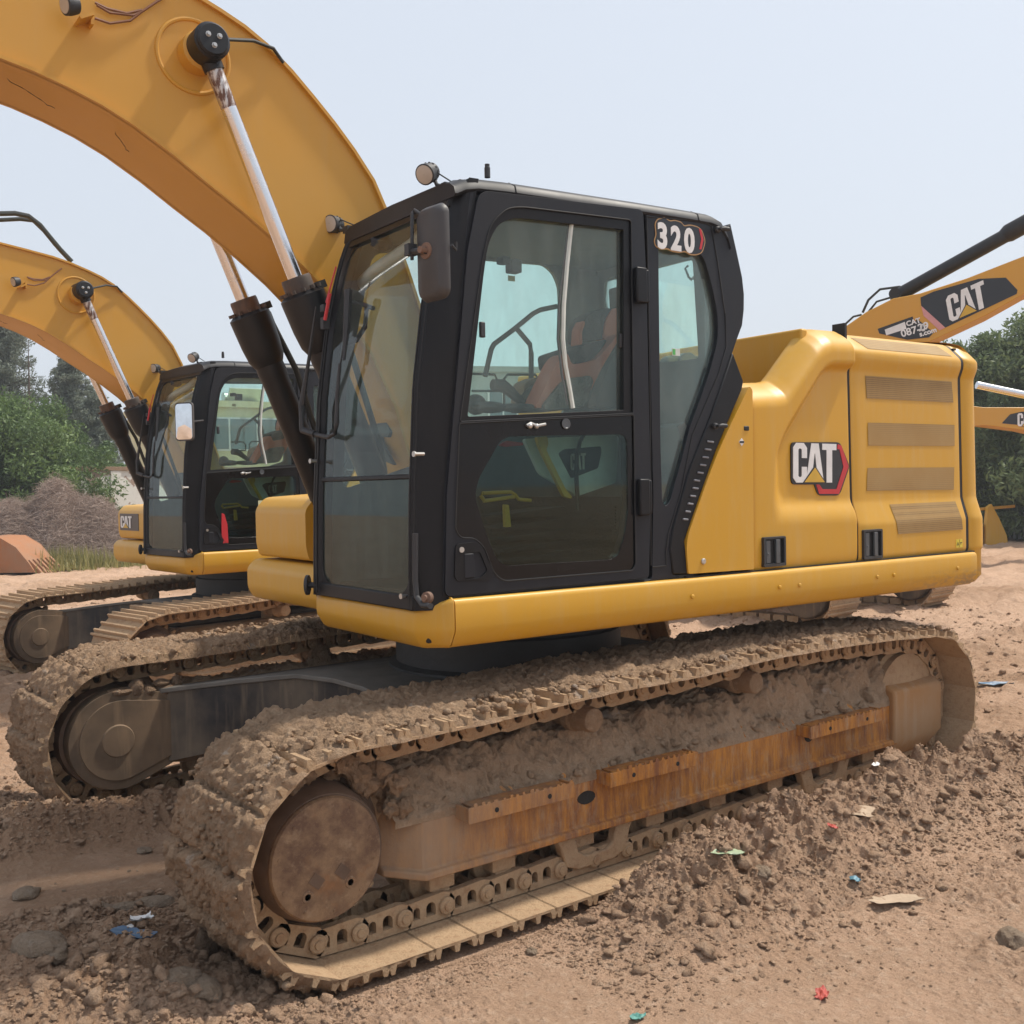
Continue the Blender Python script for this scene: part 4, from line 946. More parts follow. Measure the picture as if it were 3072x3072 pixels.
    pts = [hit(*P1(a, b), 1, 1.332, UY) for a, b in ((800, 330), (775, 560), (755, 800), (750, 1000), (765, 1150), (790, 1290), (808, 1400))]
    m.tube(pts, .010, 6); m.build('window_slider', M['pale'], C)
    m = MB(); pts = [hit(*P1(a, b), 1, 1.325, UY) for a, b in ((785, 330), (755, 560), (728, 800), (722, 1000), (745, 1200), (775, 1380))]; m.tube(pts, .006, 6); m.build('slider_seal', M['headliner'], C)
    # door furniture
    m = MB(); pts = [(P2(540, 148), 0), (P2(565, 135), 0), (P2(600, 150), 0), (P2(650, 140), 0)]
    m.tube([hit(*p, 1, 1.362, UY) for p, _ in pts], .006, 8); m.blob(hit(*P2(560, 150), 1, 1.362, UY), .012, .1); m.blob(hit(*P2(598, 152), 1, 1.362, UY), .011, .1); m.build('window_catch', M['metal'], C)
    m = MB(); a = hit(*P2(768, 138), 1, 1.357, UY); m.lathe([(0, .022), (.003, .022), (.004, .018), (.002, .016), (.002, .001)], a, (0, 1, 0), 24); m.build('round_lock', M['bracket2'], C)
    hp = smooth_poly(SS([P2(128, 835), P2(240, 822), P2(275, 850), P2(350, 1000), P2(330, 1045), P2(135, 1050), P2(120, 1020)], 1.36), .018)
    hi_ = smooth_poly(SS([P2(178, 890), P2(268, 880), P2(312, 990), P2(270, 1030), P2(180, 1038)], 1.36), .01)
    m = MB(); m.prism(hp, 1.350, 1.364, 'xz', [hi_]); m.prism(hi_, 1.345, 1.352, 'xz'); hd = m.build('handle_plate', M['black'], C, bevel=.005, seg=3)
    m = MB(); m.prism(SS([P2(178, 892), P2(232, 888), P2(238, 1030), P2(180, 1036)], 1.362), 1.352, 1.366, 'xz'); m.build('door_handle', M['cabgrey'], C, bevel=.003)
    m = MB(); a = hit(*P2(163, 868), 1, 1.364, UY); m.lathe([(0, .011), (.004, .011), (.004, .001)], a, (0, 1, 0), 16); m.build('key_lock', M['metal'], C)
    for (ax, ay, bx, by, f) in ((1160, 580, 1262, 795, P1), (1180, 458, 1278, 668, P2)):   # hinges
        a = S(*f(ax, ay), y=1.37); b = S(*f(bx-25, by), y=1.37); m = MB()
        m.box(((a[0]+b[0])/2+.0, 1.372, (a[1]+b[1])/2), (a[0]-b[0]-.012, .028, a[1]-b[1])); m.box((b[0]-.006, 1.362, (a[1]+b[1])/2), (.022, .026, a[1]-b[1]-.01))
        m.build('door_hinge', M['black'], C, bevel=.007, seg=3)
    m = MB()
    for f, px, py in ((P1, 283, 945), (P1, 1088, 1010)): a = hit(*f(px, py), 1, 1.336, UY); m.box(a, (.024, .016, .062))
    m.build('slider_grip', M['bracket'], C, bevel=.005)
    # rear slanted post cover with vents
    cv = SS([P1(1735, 1078), P1(1798, 1248), P1(1790, 1290), P2(1640, 290), P2(1455, 820), P2(1468, 890), P2(1482, 1008), P2(1392, 1012), P2(1372, 860), P2(1390, 740), P2(1485, 400), P1(1608, 1450)], 1.352)
    m = MB(); m.prism(cv, 1.25, 1.352, 'xz'); V = m.build('post_cover', M['black'], C, bevel=.006)
    for i in range(11):
        m = MB(); t = i/10; p = S(*P2(1607-145*t-(6 if i == 5 else 0), 242+450*t), y=1.355); m.box((p[0], 1.351, p[1]), (.040-.008*t, .016, .009), ry=-.1); m.build('vent_slot', M['ventgrey'], C, bevel=.003)
    m = MB()
    for f, px, py in ((P1, 1645, 365), (P2, 1632, 152)):
        a = Vector(hit(*f(px, py), 1, 1.352, UY)); m.lathe([(0, .016), (.010, .015), (.014, .008), (.03, .008), (.032, .001)], a, (0, 1, 0), 14); m.lathe([(-.01, .007), (.01, .012), (.035, .009), (.042, .001)], a+Vector((-.008, .026, 0)), (-1, .25, .0), 12)
    m.build('rubber_stop', M['bracket'], C)
    # number decal
    n_ = Vector((0, 1, 0)); o_ = S(*P1(1290, 462), y=1.347); tpt = S(*P1(1290, 312), y=1.347); h = tpt[1]-o_[1]
    e = S(*P1(1520, 490), y=1.347); uxv = Vector((e[0]-o_[0], 0, e[1]-o_[1])); uxv = Vector((-1, 0, -.0))
    ol = [(1285, 330), (1300, 300), (1345, 290), (1372, 312), (1400, 306), (1440, 318), (1455, 340), (1490, 333), (1535, 345), (1560, 365), (1582, 432), (1562, 500), (1530, 514), (1490, 512), (1462, 492), (1435, 500), (1385, 492), (1362, 478), (1320, 480), (1288, 462), (1280, 425), (1292, 395)]
    L0 = [Vector(S(*P1(a, b), y=1.35)) for a, b in ol]; cen = sum(L0, Vector((0, 0)))/len(L0)
    def inset(L_, e):
        r = []
        for i in range(len(L_)):
            d_ = (L_[(i+1) % len(L_)]-L_[i-1]).normalized(); nn_ = Vector((-d_.y, d_.x)); nn_ = nn_ if nn_.dot(cen-L_[i]) > 0 else -nn_; r.append(tuple(L_[i]+nn_*e))
        return r
    for nm, e_, mt, yy in () if not near else (('number_outline', 0, 'tan', 1.3475), ('number_border', .0055, 'decalblack', 1.349)):
        m = MB(); m.prism(smooth_poly(inset(L0, e_), .02), 1.343, yy, 'xz'); m.build(nm, M[mt], C)
    for ch, cx, cy, cz in () if not near else (('3', 1294, 463, 312), ('2', 1374, 475, 332), ('0', 1452, 487, 345)):
        p0 = S(*P1(cx, cy), y=1.35); p1_ = S(*P1(cx, cz), y=1.35); text_obj('number', ch, (p0[0]-.004, 1.3500, p0[1]), (-1, 0, 0), (0, 0, 1), (p1_[1]-p0[1])*1.32, M['white'], C, .0062, .001, .86)
    for nm, sc_, mt, yy in (('arrow', .0, 'red', 1.3495),) if near else ():
        c0 = S(*P1(1548, 420), y=1.35); w_, hh = .016, .046
        m = MB(); put(m, [(-w_*.5-sc_*.3, hh), (w_*.35+sc_*.2, hh), (w_+.004+sc_*.3, 0), (w_*.35+sc_*.2, -hh), (-w_*.5-sc_*.3, -hh), (w_*.35-sc_*.9, 0)], (c0[0], yy, c0[1]), (-1, 0, 0), (0, 0, 1), (0, 1, 0), 1, .001); m.build(nm, M[mt], C)
    # exit sticker on the quarter glass
    a = S(*P1(1406, 1075), y=1.325); m = MB(); m.box((a[0], 1.3255, a[1]), (.050, .001, .032)); m.mi = 1; m.box((a[0]+.013, 1.3265, a[1]), (.017, .001, .026)); m.build('exit_sticker', [M['pale'], M['exitgreen']], C)
    # interior ---------------------------------------------------------
    I = lambda cx, cy, y, f=P1: hit(*f(cx, cy), 1, y, UY)
    def plate(name, pts, y, th, mat, f=P1, bev=.02, r=.03):
        q_ = [(p[0], p[2]) for p in (I(a, b, y, f) for a, b in pts)]; mm = MB(); mm.prism(smooth_poly(q_, r), y-th, y, 'xz'); return mm.build(name, mat, C, bevel=bev, seg=3)
    plate('seat_backrest', [(770, 1070), (950, 1010), (1010, 1000), (930, 1140), (780, 1160)], 1.02, .22, M['seatdark'], r=.02)
    plate('seat_side', [(725, 1120), (780, 1070), (800, 1150), (950, 1120), (1040, 1010), (1075, 960), (1070, 1010), (980, 1160), (900, 1325), (620, 1400), (590, 1395)], 1.06, .10, M['seatred'], r=.04)
    plate('seat_cushion', [(760, 1230), (910, 1210), (930, 1240), (880, 1400), (620, 1410)], 1.08, .26, M['seatgrey'], r=.05)
    plate('headrest', [(850, 1020), (860, 910), (910, 850), (1000, 815), (1060, 830), (1060, 960), (990, 1000), (900, 1010)], .98, .10, M['seatdark'], r=.06)
    plate('headrest_trim', [(985, 1000), (1000, 890), (1040, 820), (1075, 820), (1060, 990), (1020, 1010)], .99, .06, M['seatred'], bev=.008, r=.03)
    plate('headrest_trim', [(843, 1035), (850, 940), (875, 890), (880, 910), (862, 960), (865, 1030)], .99, .06, M['seatred'], bev=.004, r=.01)
    plate('seat_trim', [(530, 1250), (625, 1210), (640, 1290), (600, 1395), (515, 1390)], .80, .10, M['seattan'], bev=.01, r=.03)
    plate('armrest', [(1060, 700), (1090, 690), (1100, 1400), (930, 1400), (1000, 1200), (1080, 1000)], .75, .06, M['interior'], bev=.006)
    plate('quarter_trim', [(1315, 1150), (1420, 1130), (1540, 1090), (1530, 1300), (1460, 1500), (1390, 1500), (1316, 1500)], .70, .1, M['seatdark'], bev=.01)
    plate('rear_shelf', [(1420, 1120), (1440, 1090), (1490, 1070), (1535, 1110), (1500, 1250), (1400, 1260)], .85, .15, M['interior'], bev=.03)
    m = MB()
    m.tube([I(a, b, .50) for a, b in ((300, 1215), (335, 1060), (350, 1030), (470, 940), (580, 850), (620, 830), (715, 810))], .013, 8)
    m.tube([I(a, b, .50) for a, b in ((480, 935), (560, 1030), (567, 1080), (567, 1400))], .013, 8); m.build('guard_rail', M['headliner'], C)
    m = MB(); m.tube([I(a, b, .36) for a, b in ((225, 1200), (355, 1205), (372, 1240), (372, 1300), (225, 1300))], .007, 6)
    m.tube([I(a, b, .36) for a, b in ((410, 1390), (410, 1230), (430, 1205), (590, 1205), (618, 1240), (618, 1380))], .007, 6); m.tube([I(a, b, .36) for a, b in ((410, 1300), (618, 1300))], .007, 6)
    m.build('outside_handrail', M['bracket'], C)
    m = MB(); m.tube([I(a, b, .95) for a, b in ((345, 1265), (400, 1270), (430, 1290), (520, 1370))], [.026, .030, .026, .018], 10); m.blob(I(250, 1380, .9), .045, .2); m.blob(I(330, 1395, 1.0), .05, .3, sq=(1.6, 1, .5)); m.blob(I(520, 1400, 1.0), .05, .3, sq=(2.4, 1, .4)); m.build('joystick', M['interior'], C)
    m = MB(); a = I(465, 580, 1.15); m.box(a, (.055, .05, .055)); m.box(I(405, 545, 1.15), (.04, .05, .03)); m.build('roof_console', M['seatdark'], C, bevel=.006)
    m = MB(); m.box(I(453, 648, 1.30), (.034, .002, .022)); m.build('small_tag', M['ol'], C)
    m = MB(); m.tube([I(a, b, 1.0) for a, b in ((1475, 575), (1460, 590), (1480, 640), (1495, 655), (1508, 640), (1510, 655))], .006, 6); m.build('coat_hook', M['seatdark'], C)
    # behind the lower door glass: lever console
    plate('side_console', [(525, 225), (1075, 200), (1060, 480), (830, 560), (810, 540), (620, 430)], 1.20, .02, M['console'], P2, .01, .02)
    plate('console_badge', [(725, 310), (760, 285), (970, 268), (975, 300), (955, 395), (800, 455)], 1.203, .002, M['decalblack'], P2, 0, .01)
    o_ = I(795, 408, 1.206, P2); t_ = I(795, 312, 1.206, P2); cat_letters('console_letters', C, o_, (-1, 0, .05), (0, 0, 1), (0, 1, 0), float(t_[2]-o_[2]), .87, 'lens', False, .002)
    plate('lock_lever', [(600, 215), (660, 210), (668, 250), (655, 290), (770, 520), (805, 560), (800, 572), (760, 560), (640, 320), (612, 260)], 1.25, .02, M['gold'], P2, .004, .01)
    plate('lever_cap', [(390, 262), (425, 235), (520, 248), (522, 262), (420, 272)], 1.25, .02, M['red'], P2, .002, .005)
    m = MB(); m.tube([I(a, b, 1.15, P2) for a, b in ((300, 588), (275, 555), (285, 540), (450, 532), (475, 550), (495, 575), (565, 582))], .008, 6); m.tube([I(a, b, 1.15, P2) for a, b in ((290, 585), (330, 580), (470, 560))], .008, 6); m.build('grab_loop', M['gold'], C)
    plate('foot_lever', [(415, 605), (438, 608), (452, 735), (420, 738)], 1.15, .02, M['gold'], P2, .002, .005)
    plate('seat_base', [(250, 560), (1130, 560), (1130, 940), (420, 960)], .80, .05, M['seatdark'], P2, .01, .02)
    m = MB()
    for k in range(5): a = I(500, 650+65*k, 1.0, P2); m.box((a[0]-.05, .95, a[2]), (.34, .2, .012), ry=.08)
    for k in range(9): a = I(1085, 620+18*k, 1.2, P2); m.box((a[0], 1.2, a[2]), (.06, .01, .004))
    m.build('pedal_bellows', M['seatdark'], C)
    m = MB(); m.tube([I(a, b, 1.23, P2) for a, b in ((870, 205), (850, 240), (832, 320), (828, 430), (835, 560), (840, 640))], .010, 6); m.build('console_cable', M['seal'], C)
    # things seen through the windscreen
    W = lambda px, py, x: hit(px, py, 0, x, UY)
    m = MB(); m.tube([W(1058, 878, 1.08), W(1130, 810, 1.06), W(1240, 735, 1.04), W(1318, 655, 1.0)], .032, 12); m.build('gas_strut', M['pale'], C)
    m = MB(); m.blob(W(1145, 728, 1.12), .042, .3, 2.5, 10, (1.2, 1, .8)); m.build('inner_lamp', M['seatdark'], C)
    m = MB(); q_ = [W(1140, 1215, .8), W(1122, 1170, .8), W(1108, 1195, .8), W(1082, 1350, .8), W(1180, 1395, .8), W(1142, 1325, .8), W(1140, 1310, .8), W(1162, 1312, .8), W(1170, 1295, .8)]
    m.prism([(p[1], p[2]) for p in q_], .78, .80, 'yz'); m.build('monitor', M['interior'], C)
    m = MB(); m.tube([W(1060, 905, 1.2), W(1085, 912, 1.2), W(1120, 925, 1.2)], .010, 6); m.tube([W(1100, 922, 1.2), W(1095, 980, 1.2), W(1070, 1020, 1.2), W(1045, 1030, 1.2)], .011, 6); m.build('wiper_bracket', M['bracket2'], C)
    m = MB(); m.tube([W(1020, 1090, 1.335), W(1012, 1180, 1.34), W(1010, 1270, 1.345), W(1005, 1300, 1.347), W(985, 1312, 1.35), W(940, 1302, 1.36)], [.007, .009, .011, .009, .010, .010], 8)
    m.tube([W(1040, 985, 1.31), W(1020, 1100, 1.335), W(1015, 1170, 1.34)], .004, 6); m.tube([W(1045, 870, 1.295), W(1040, 985, 1.31), W(1032, 1080, 1.33)], [.018, .016, .006], 6); m.build('wiper', M['bracket'], C)
    m = MB(); m.tube([W(990, 880, 1.34), W(975, 960, 1.345), W(1010, 800, 1.32)][:2], .008, 6); m.tube([hit(1008, 800, 0, 1.28, UY), hit(978, 908, 0, 1.32, UY)], .0035, 6); m.build('red_cable', M['red'], C)
    m = MB(); m.tube([W(948, 920, 1.36), W(925, 1090, 1.37), W(905, 1215, 1.38), W(905, 1290, 1.385)], [.003, .008, .014, .011], 8); m.tube([W(907, 1290, 1.38), W(945, 1302, 1.36)], .016, 8); m.box(W(975, 970, 1.33), (.03, .03, .05)); m.box(W(975, 925, 1.33), (.03, .035, .03)); m.build('outside_wiper', M['bracket'], C)
    # lamps on the roof
    for (px, py, ax, nm) in ((1278, 522, (.80, .42, -.42), 0), (995, 672, (.90, .40, -.10), 1)):
        a = Vector(hit(px, py, 0, 1.16 if nm == 0 else 1.13, UY)); d = Vector(ax).normalized(); m = MB()
        m.lathe([(-.055, .025), (-.05, .036), (-.01, .040), (.012, .042), (.014, .037), (.010, .036)], a, d, 24)
        for k in range(14):
            t = 2*PI*k/14; o1 = d.orthogonal().normalized(); o2 = d.cross(o1); m.box(a-d*.030+(o1*math.cos(t)+o2*math.sin(t))*.038, (.006, .006, .006))
        m.mi = 1; m.lathe([(.0145, .0365), (.0165, .030), (.018, .001)], a, d, 24, False); m.mi = 0
        e_ = Vector((1.085, a.y+(.035 if nm == 0 else .06), 2.90)) if nm == 0 else Vector(hit(1050, 690, 0, 1.09, UY))
        m.tube([a-d*.05, (a+e_)/2+Vector((0, 0, -.015)), e_], .008, 8); m.box(e_, (.05, .05, .03)); m.tube([a-d*.05, (a+e_)/2+Vector((0, 0, .035)), e_+Vector((-.01, .02, .02))], .003, 6)
        m.build('roof_lamp', [M['bracket'], M['lens']], C)
    # mirror
    if near:
        c = Vector(hit(1303, 760, 0, 1.40, UY)); rz = math.radians(6); m = MB()
        pts = rrect(-.074, -.163, .074, .163, .035); R3 = Matrix.Rotation(rz, 3, 'Z')
        vs = []; n = len(pts)
        for xo, k in ((-.012, 1.0), (.0, 1.03), (.018, .97), (.030, .80)):
            vs += [c+R3@Vector((xo, p[0]*k, p[1]*(k if k > .9 else .9))) for p in pts]
        m.add(vs, [(r*n+i, r*n+(i+1) % n, (r+1)*n+(i+1) % n, (r+1)*n+i) for r in range(3) for i in range(n)]+[tuple(range(n))[::-1], tuple(range(3*n, 4*n))])
        mr_ = m.build('mirror', M['mirrorback'], C, sharp=50)
        m = MB(); m.lathe([(0, .030), (.004, .028), (.004, .014), (.03, .012), (.03, .001)], W(1278, 752, 1.433), (1, .2, 0), 20); m.build('mirror_plate', M['rusty'], C)
        m = MB(); m.tube([W(1280, 655, 1.42), W(1243, 630, 1.43), W(1236, 640, 1.44), W(1236, 755, 1.45), W(1236, 780, 1.45)], .0065, 8); m.box(W(1232, 750, 1.45), (.035, .03, .04)); m.tube([W(1236, 755, 1.45), W(1278, 752, 1.44)], .012, 8)
        m.tube([W(1355, 735, 1.38), W(1368, 750, 1.34), W(1368, 725, 1.34)], .005, 6)
        m.build('mirror_arm', M['bracket'], C)
    else:
        c = Vector((1.36, 1.42, 2.38)); rz = math.radians(32); m = MB(); R3 = Matrix.Rotation(rz, 3, 'Z'); pts = rrect(-.085, -.160, .085, .160, .03); n = len(pts)
        vs = [c+R3@Vector((xo, p[0]*k, p[1]*k)) for xo, k in ((-.03, .85), (-.01, 1), (.012, 1), (.014, .93)) for p in pts]
        m.add(vs, [(r*n+i, r*n+(i+1) % n, (r+1)*n+(i+1) % n, (r+1)*n+i) for r in range(3) for i in range(n)]+[tuple(range(n))[::-1]])
        m.mi = 1; m.add(vs[3*n:], [tuple(range(n))]); m.mi = 0; m.tube([c, c+Vector((-.06, -.05, .0)), c+Vector((-.2, -.08, .02))], .008, 8)
        m.build('mirror', [M['mirrorback'], M['mirror']], C)
        # red and white marks stuck on the lower door glass (matrix code left out)
        m = MB(); a = (.98, 1.372, 1.46); put(m, [(0, 0), (-.06, 0), (-.055, .16), (-.03, .25), (-.005, .26), (0, .15)], (1.03, 1.359, 1.345), (1, 0, 0), (0, 0, 1), (0, 1, 0), 1, .002); m.build('red_sticker', M['red'], C)
        for tx, x, z, s_ in (('4', .665, 1.53, .075), ('w', .665, 1.452, .060), ('B', .665, 1.385, .050)): text_obj('sticker_text', tx, (x, 1.3595, z), (-1, 0, 0), (0, 0, 1), s_, M['white'], C, .002, .0006)
        m = MB(); m.box((.60, 1.3605, 1.66), (.16, .002, .09)); m.build('paper_sticker', M['paper'], C)
    return C
M['gloss'] = paint('gloss_black_glass', (0.004, 0.0045, 0.006), 0.12, (0.16, 0.13, 0.1), 0.03, 0.15, 0.0, spec=0.3)
M['glassdoor'] = glass('dusty_door_glass', (0.66, 0.78, 0.75), 0.0, 0.008, (0.35, 0.33, 0.28))
M['ventgrey'] = plain('vent_slots', (0.22, 0.23, 0.26), 0.35)
M['exitgreen'] = plain('green_sign', (0.10, 0.45, 0.12), 0.5)
M['seatgrey'] = plain('grey_seat_fabric', (0.16, 0.15, 0.13), 0.9, 0, .6, 90, .3)
M['ol'] = plain('olive_tag', (0.22, 0.19, 0.06), 0.6)
M['paper'] = plain('pale_paper', (0.65, 0.66, 0.42), 0.7)
M['mirrorback'] = paint('scuffed_mirror_shell', (0.030, 0.032, 0.038), 0.42, (0.17, 0.14, 0.12), 0.4, 0.5, 0.0)

def carbody(root, muddy):
    tp = [(1.62, -1.0), (1.60, -.90), (1.30, -.62), (1.08, -.40), (1.00, -.15), (1.0, .15), (1.05, .40), (1.25, .62), (1.45, .80), (1.62, .98)]
    out = tp+[(-x, y) for x, y in reversed(tp)]
    m = MB()
    A = []
    for (x, y) in out:
        A.append((x, y))
    zt = lambda x, y: .735-.085*min(1, max(0, (abs(y)-.45)/.5))
    zb = lambda x, y: .30+.14*max(0, 1-abs(abs(y)-.35)/.5) if abs(y) < .9 else .28
    n = len(out); vs = [(x, y, zt(x, y)) for x, y in out]+[(x, y, zb(x, y)) for x, y in out]
    fp, tri = fill([out]); k_ = len(fp); m.add([(x, y, zt(x, y)) for x, y in fp]+[(x, y, zb(x, y)) for x, y in fp], [tuple(t) for t in tri]+[tuple(i+k_ for i in reversed(t)) for t in tri])
    m.add(vs, [(i, (i+1) % n, n+(i+1) % n, n+i) for i in range(n)])
    cb = m.build('undercarriage_frame', M['blackarm'], root, bevel=.015, seg=3)
    m = MB(); lip = [(x*1.018, y) for x, y in out]; n = len(lip)
    vs = [(x, y, zt(x, y)-.012) for x, y in lip]+[(x, y, zt(x, y)+.012) for x, y in lip]
    fp, tri = fill([lip]); k_ = len(fp); m.add([(x, y, zt(x, y)-.012) for x, y in fp]+[(x, y, zt(x, y)+.012) for x, y in fp], [tuple(t) for t in tri]+[tuple(i+k_ for i in reversed(t)) for t in tri])
    m.add(vs, [(i, (i+1) % n, n+(i+1) % n, n+i) for i in range(n)])
    m.build('top_plate', M['topplate'], cb, bevel=.004)
    m = MB(); m.lathe([(.72, .66), (.76, .66), (.775, .62), (.93, .62), (.94, .60), (1.06, .60)], (0, 0, 0), (0, 0, 1), 72, False); m.build('swing_ring', M['under2'], root)
    return cb
M['topplate'] = plain('dusty_plate', (0.17, 0.155, 0.135), 0.7, 0, .2, 20, .2)
M['under2'] = plain('dark_ring_steel', (0.045, 0.043, 0.042), 0.6, 0, .2, 30)

def machine(name, label, org, head, rel, near, muddy, group):
    root = thing(name, label, 'excavator', org, head, group)
    up = []
    n0 = set(bpy.data.objects)
    carbody(root, muddy)
    crawler(root, 1.19, '', muddy, None); crawler(root, -1.19, '', muddy, None)
    track_frame(root, 1, muddy); track_frame(root, -1, muddy)
    lower = set(bpy.data.objects)
    skirt(root); hood(root); storage_box(root, not near)
    boom(root); boom_cylinder(root, 1); boom_cylinder(root, -1)
    cab(root, near)
    for o in bpy.data.objects:
        if o not in lower and o.parent == root:
            o.rotation_euler.z = rel
            if not near and o.name.split('.')[0] in ('boom', 'boom_cylinder'):   # this arm is lowered a little more
                pv = Vector((.35, 0, 1.5)) if o.name.startswith('boom.') or o.name == 'boom' else Vector((.85, 0, 1.43))
                o.matrix_basis = Matrix.Rotation(rel, 4, 'Z') @ Matrix.Translation(pv) @ Matrix.Rotation(.0254, 4, 'Y') @ Matrix.Translation(-pv)
    if not near:
        O2 = tuple(org); H2_ = head+rel; m = MB(); f = lambda a, b, y: hit(a, b, 1, y, H2_, O2)
        m.tube([f(a, b, .10) for a, b in ((-60, 645), (0, 641), (45, 640), (85, 648), (120, 675), (150, 712), (180, 748), (215, 785))], .022, 8)
        m.tube([f(a, b, .02) for a, b in ((-60, 655), (0, 660), (60, 657), (100, 662), (135, 695), (165, 733), (190, 760))], .018, 8)
        hh = m.build('arm_hose', M['hose'], root); hh.rotation_euler.z = rel
    return root

# ------------------------------------------------------------------ ground
def ground_z(x, y):
    """height of the yard, and its damp tone with shade painted in"""
    x = np.asarray(x, float); y = np.asarray(y, float)
    r = np.hypot(x-CAM[0], y-CAM[1]); near = 1/(1+(r/9)**2)
    z = .05*fbm(x*.35, y*.35, 1.0, 3)
    damp_shade = .25+.5*fbm(x*.5, y*.5, 4.0, 4)
    # rows of churned clay along the outside of the near track
    b1 = np.exp(-((y-1.76-.10*np.sin(x*1.3))/.27)**2)*sstep(1.15, .35, x)*sstep(-3.4, -2.2, x)*.17
    b1 = b1+np.exp(-((y-1.45)/.25)**2)*sstep(.80, .30, x)*sstep(-2.3, -1.9, x)*.11
    b2 = np.exp(-((y-1.0)/.45)**2)*np.exp(-((x-2.42)/.17)**2)*.10            # pushed up in front of the near track
    b3 = np.exp(-((y+1.15)/.55)**2)*np.exp(-((x-2.36)/.20)**2)*.10
    b4 = np.exp(-((y+.72)/.14)**2)*sstep(2.6, 2.3, x)*sstep(-2.5, -1, x)*.09+np.exp(-((y+.74)/.16)**2)*sstep(3.6, 3.1, x)*.03
    lane = np.exp(-((y+.18-.10*(x-2))/.24)**4)*sstep(1.2, 1.8, x)            # smooth pressed lane between the tracks
    heap = b1+b2+b3+b4
    rough = (.55+2.3*np.clip(heap/.12, 0, 1)+1.7*sstep(1.9, 2.4, x)*sstep(1.9, .3, y)*sstep(-.0, .35, y))*(1-.85*lane)
    rough = rough+1.5*sstep(.22, .60, fbm(x*.8+3, y*.8, 2.0, 3)+.30)*(1-lane)+1.1*sstep(6, 9, r)*sstep(-.2, .2, fbm(x*.5, y*1.1, 6.0, 3))
    flat = sstep(.4, 1.0, x)*sstep(1.55, 1.75, y); rough = rough*(1-.35*flat)
    cl = billow(x*6, y*6, .5, 4, .6); c2 = billow(x*17, y*17, 2.5, 3, .62); c3 = vnoise(x*60, y*60, 1.0)*.6+vnoise(x*120, y*120, 4)*.4
    lod = np.clip(1.4-r/14, .25, 1); lod2 = np.clip(1.2-r/7, 0, 1)
    z = z+heap*(.80+.35*cl)+rough*.017*np.maximum(cl, -.25)+np.minimum(rough, 1.7)*(.013*np.maximum(c2, -.5)*lod+.0045*c3*lod2)
    # wheel and track ruts further out
    far = sstep(4, 8, r); z = z+far*.085*billow((x*.9+y*.35)*.5, (y*1.0-x*.2)*1.6, 3.0, 4, .55)+far*.035*billow(x*2.2, y*4, 5.0, 4, .6)
    t = x*.25+y; z = z-.0*t
    # under the machines the soil is pressed down
    for (ox, oy, a) in ((0, 0, 0.0), (-1.0387, -5.5165, .144)):
        c, s = math.cos(a), math.sin(a); u = (x-ox)*c+(y-oy)*s; v = -(x-ox)*s+(y-oy)*c
        for yc in (1.19, -1.19):
            inside = sstep(.42, .30, np.abs(v-yc))*sstep(2.15, 1.9, np.abs(u)); tgt = (-.02 if oy == 0 else -.12)
            z = z*(1-inside)+inside*np.minimum(z, tgt)
    zz = sstep(-2.5, -4.5, y)*sstep(6, 3, np.abs(x+1)); z = z-.085*zz
    damp_shade = (damp_shade-.45)*1.8+.40+.5*far*sstep(-.15, .25, fbm(x*.35, y*.8, 12.0, 4))+.45*sstep(-.05, .25, fbm(x*1.4, y*1.4, 9.0, 4))*(1-flat*.6)-.2+.35*np.clip(heap/.1, 0, 1)+.30*sstep(1.75, 2.3, x)*sstep(2.0, .9, y)*(1-lane)-.15*flat-.12*lane+.12*cl  # left-front soil also darkened to paint in shade; the rest is damp
    return z, np.clip(damp_shade, 0, 1)*.8
def build_ground():
    a0 = math.atan2(RC[2][1], RC[2][0])
    an = np.concatenate([np.linspace(-PI, -.62, 60)[:-1], np.linspace(-.60, .60, 860), np.linspace(.62, PI, 60)[1:]])
    rr = np.concatenate([[0.0, .8, 1.4], np.exp(np.linspace(math.log(1.9), math.log(11), 860)), np.exp(np.linspace(math.log(11.05), math.log(30), 200)), np.exp(np.linspace(math.log(31), math.log(900), 60))])
    Rr, An = np.meshgrid(rr, an, indexing='ij'); x = CAM[0]+Rr*np.cos(a0+An); y = CAM[1]+Rr*np.sin(a0+An)
    z, d = ground_z(x, y)
    o = grid_mesh('ground', np.stack([x, y, z], -1), M['ground'], None, {'damp_shade': d}); o['kind'] = 'structure'
    return o
M['ground2'] = earth('loose_soil', (0.49, 0.325, 0.215), (0.40, 0.265, 0.175), (0.58, 0.43, 0.31), bk=.6)
M['ground'] = earth('yard_soil', (0.57, 0.375, 0.255), (0.48, 0.315, 0.21), (0.66, 0.49, 0.36), True, bk=.6)
def gz(x, y): return float(ground_z(np.array([x]), np.array([y]))[0][0])

